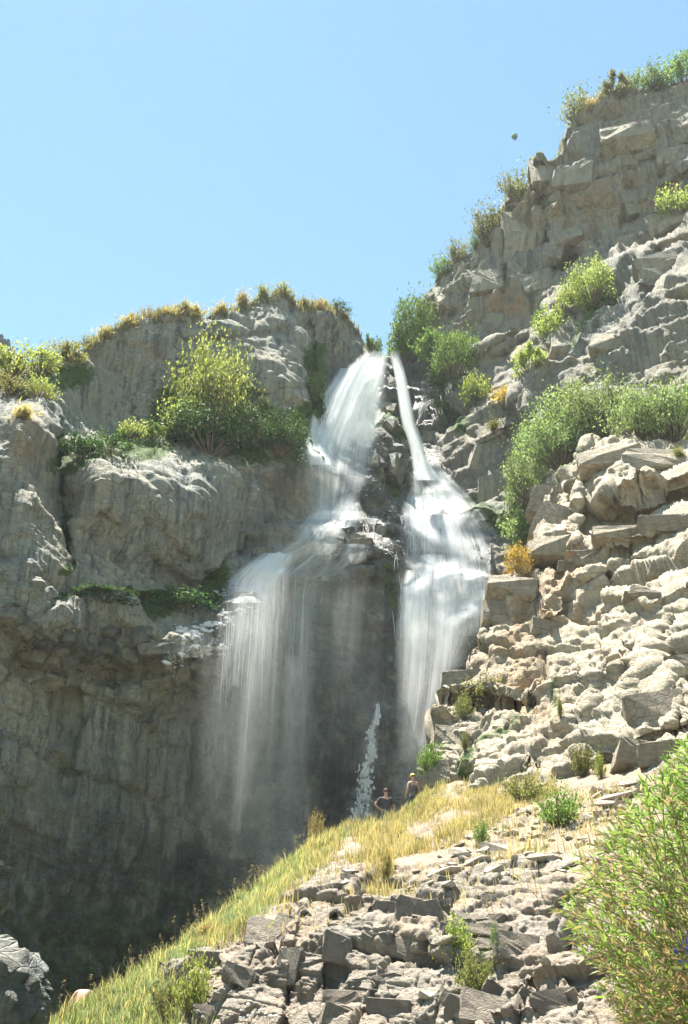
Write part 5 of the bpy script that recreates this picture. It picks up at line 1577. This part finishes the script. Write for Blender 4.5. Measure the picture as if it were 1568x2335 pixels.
# ------------------------------------------------------------------ balloon high in the sky
bc = P(1173, 312, 1500)
r_ = 7.4 / pxm(312, 1500)
prof = [(0.16, -1.32), (0.30, -1.12), (0.62, -0.70), (0.88, -0.25), (1.0, 0.18), (0.97, 0.45), (0.80, 0.78), (0.48, 1.0), (0.0, 1.08)]
k = 20
def lathe(pr, r):
    V = np.array([[rr * math.cos(2 * math.pi * j / k) * r, rr * math.sin(2 * math.pi * j / k) * r, z * r] for rr, z in pr for j in range(k)])
    F = np.array([[i * k + j, i * k + (j + 1) % k, (i + 1) * k + (j + 1) % k, (i + 1) * k + j] for i in range(len(pr) - 1) for j in range(k)])
    return V, F
bal = tag(empty('balloon', bc - np.array([0, 0, 1.9 * r_])), 'tiny dark green balloon with a pale band in the open sky', 'balloon')
gm = plain_mat('balloon_green', (0.05, 0.16, 0.06), 0.8, 0.1, 0.1); pm = plain_mat('balloon_band', (0.42, 0.42, 0.36), 0.8, 0.1, 0.1)
for nm, pr, mt in (('crown', prof[4:], gm), ('band', [prof[3], prof[4]], pm), ('skirt', prof[:4], gm)):
    c = link('envelope_' + nm, mesh_np('envelope_' + nm, *lathe(pr, r_), mt, True), bal); c.location = (0, 0, 1.9 * r_)
V, F = lathe([(0.0, -1.75), (0.13, -1.75), (0.15, -1.58), (0.12, -1.58)], r_)
c = link('basket', mesh_np('basket', V, F, M['twig'], False), bal); c.location = (0, 0, 1.9 * r_)
lines = [tube_np(np.array([[0.14 * math.cos(a), 0.14 * math.sin(a), -1.6], [0.16 * math.cos(a), 0.16 * math.sin(a), -1.30]]) * r_, [0.012 * r_] * 2, 3) for a in (0.4, 1.97, 3.54, 5.1)]
c = link('ropes', mesh_np('ropes', *join_np(lines), M['twig'], False), bal); c.location = (0, 0, 1.9 * r_)

# ------------------------------------------------------------------ wooded far hill behind the left rim
hx, hy = np.meshgrid(np.linspace(-170, 0, 90), np.linspace(160, 320, 50))
pk = P(6, 786, 205)
hz = pk[2] * np.exp(-(((hx - pk[0] + 2) / 28) ** 2 + ((hy - 212) / 45) ** 2)) * 1.04
hz += 3 * fbm(np.stack([hx.ravel() * .05, hy.ravel() * .05, hx.ravel() * 0], 1), 3, 5).reshape(hx.shape) - 3
idx = np.arange(hx.size).reshape(hx.shape)
hv = np.stack([hx, hy, hz], -1).reshape(-1, 3)
hf = np.stack([idx[:-1, :-1], idx[:-1, 1:], idx[1:, 1:], idx[1:, :-1]], -1).reshape(-1, 4)
tag(link('far_hill', mesh_np('far_hill', hv, hf, plain_mat('wooded_hill', (0.06, 0.09, 0.06), 0.95, 0.4, 0.15, 0.6), True)), 'distant dark hill behind the left rim', 'hill', kind='structure')
hb = BVHTree.FromPolygons(hv.tolist(), hf.tolist())
M['conifer'] = leaf_mat('conifer_needles', (0.03, 0.06, 0.035), (0.05, 0.085, 0.05), (0.06, 0.09, 0.05), 0.25)
r3 = np.random.default_rng(5)
n_ = 900
tz = r3.uniform(0, 1, n_) ** 1.3
ang = r3.uniform(0, 6.28, n_)
rad = (1 - tz) * 0.28 * r3.uniform(0.3, 1.0, n_) + 0.01
pos = np.stack([np.cos(ang) * rad, np.sin(ang) * rad, 0.1 + 0.9 * tz], 1)
cl = leaves_np(pos, 0.10, 0.45, r3, -0.2, dirs=np.stack([np.cos(ang), np.sin(ang), -0.3 + 0 * ang], 1))
CON = mesh_np('needles', *cl, M['conifer'], False)
TRK = mesh_np('trunk', *tube_np(np.array([[0, 0, -0.05], [0, 0, 0.5], [0, 0, 0.97]]), [0.025, 0.015, 0.004], 6), M['stem'], True)
for i, (x, y, lb) in enumerate(((-6, 752, 'conifer on the far hill, cut by the left edge'), (8, 745, 'tallest conifer on the far hill behind the left rim'), (24, 752, 'conifer on the far hill, second from its right'), (36, 762, 'rightmost small conifer on the far hill'), (15, 760, 'low conifer between the taller ones on the far hill'))):
    q = P(x, y, 208)
    hit = hb.ray_cast(Vector((q[0], q[1], 400)), Vector((0, 0, -1)))
    if hit[0] is None: continue
    t_ = empty('pine_tree', hit[0]); s_ = (3.0, 3.9, 3.3, 2.6, 2.8)[i]; t_.scale = (s_, s_, s_)
    link('crown', CON, t_); link('trunk', TRK, t_)
    tag(t_, lb, 'tree', 'conifers on the far hill')

# ------------------------------------------------------------------ thin haze added over the whole gorge to lift shadows like lens glare
hz0, hz1, hw = -2.0, 190.0, 730.0
hv = np.array([[x, y, z] for z in (hz0, hz1) for x, y in ((-hw, -hw), (hw, -hw), (hw, hw), (-hw, hw))])
hf = np.array([[0, 3, 2, 1], [4, 5, 6, 7], [0, 1, 5, 4], [1, 2, 6, 5], [2, 3, 7, 6], [3, 0, 4, 7]])
m, nt, out = newmat('haze')
pv = nt.nodes.new('ShaderNodeVolumePrincipled')
pv.inputs['Color'].default_value = (0.92, 0.96, 1.0, 1)
pv.inputs['Density'].default_value = 0.00019
pv.inputs['Anisotropy'].default_value = 0.2
nt.links.new(pv.outputs[0], out.inputs['Volume'])
tag(link('haze', mesh_np('haze', hv, hf, m)), 'thin pale haze added over the gorge to lift its shadows', 'haze', kind='stuff')
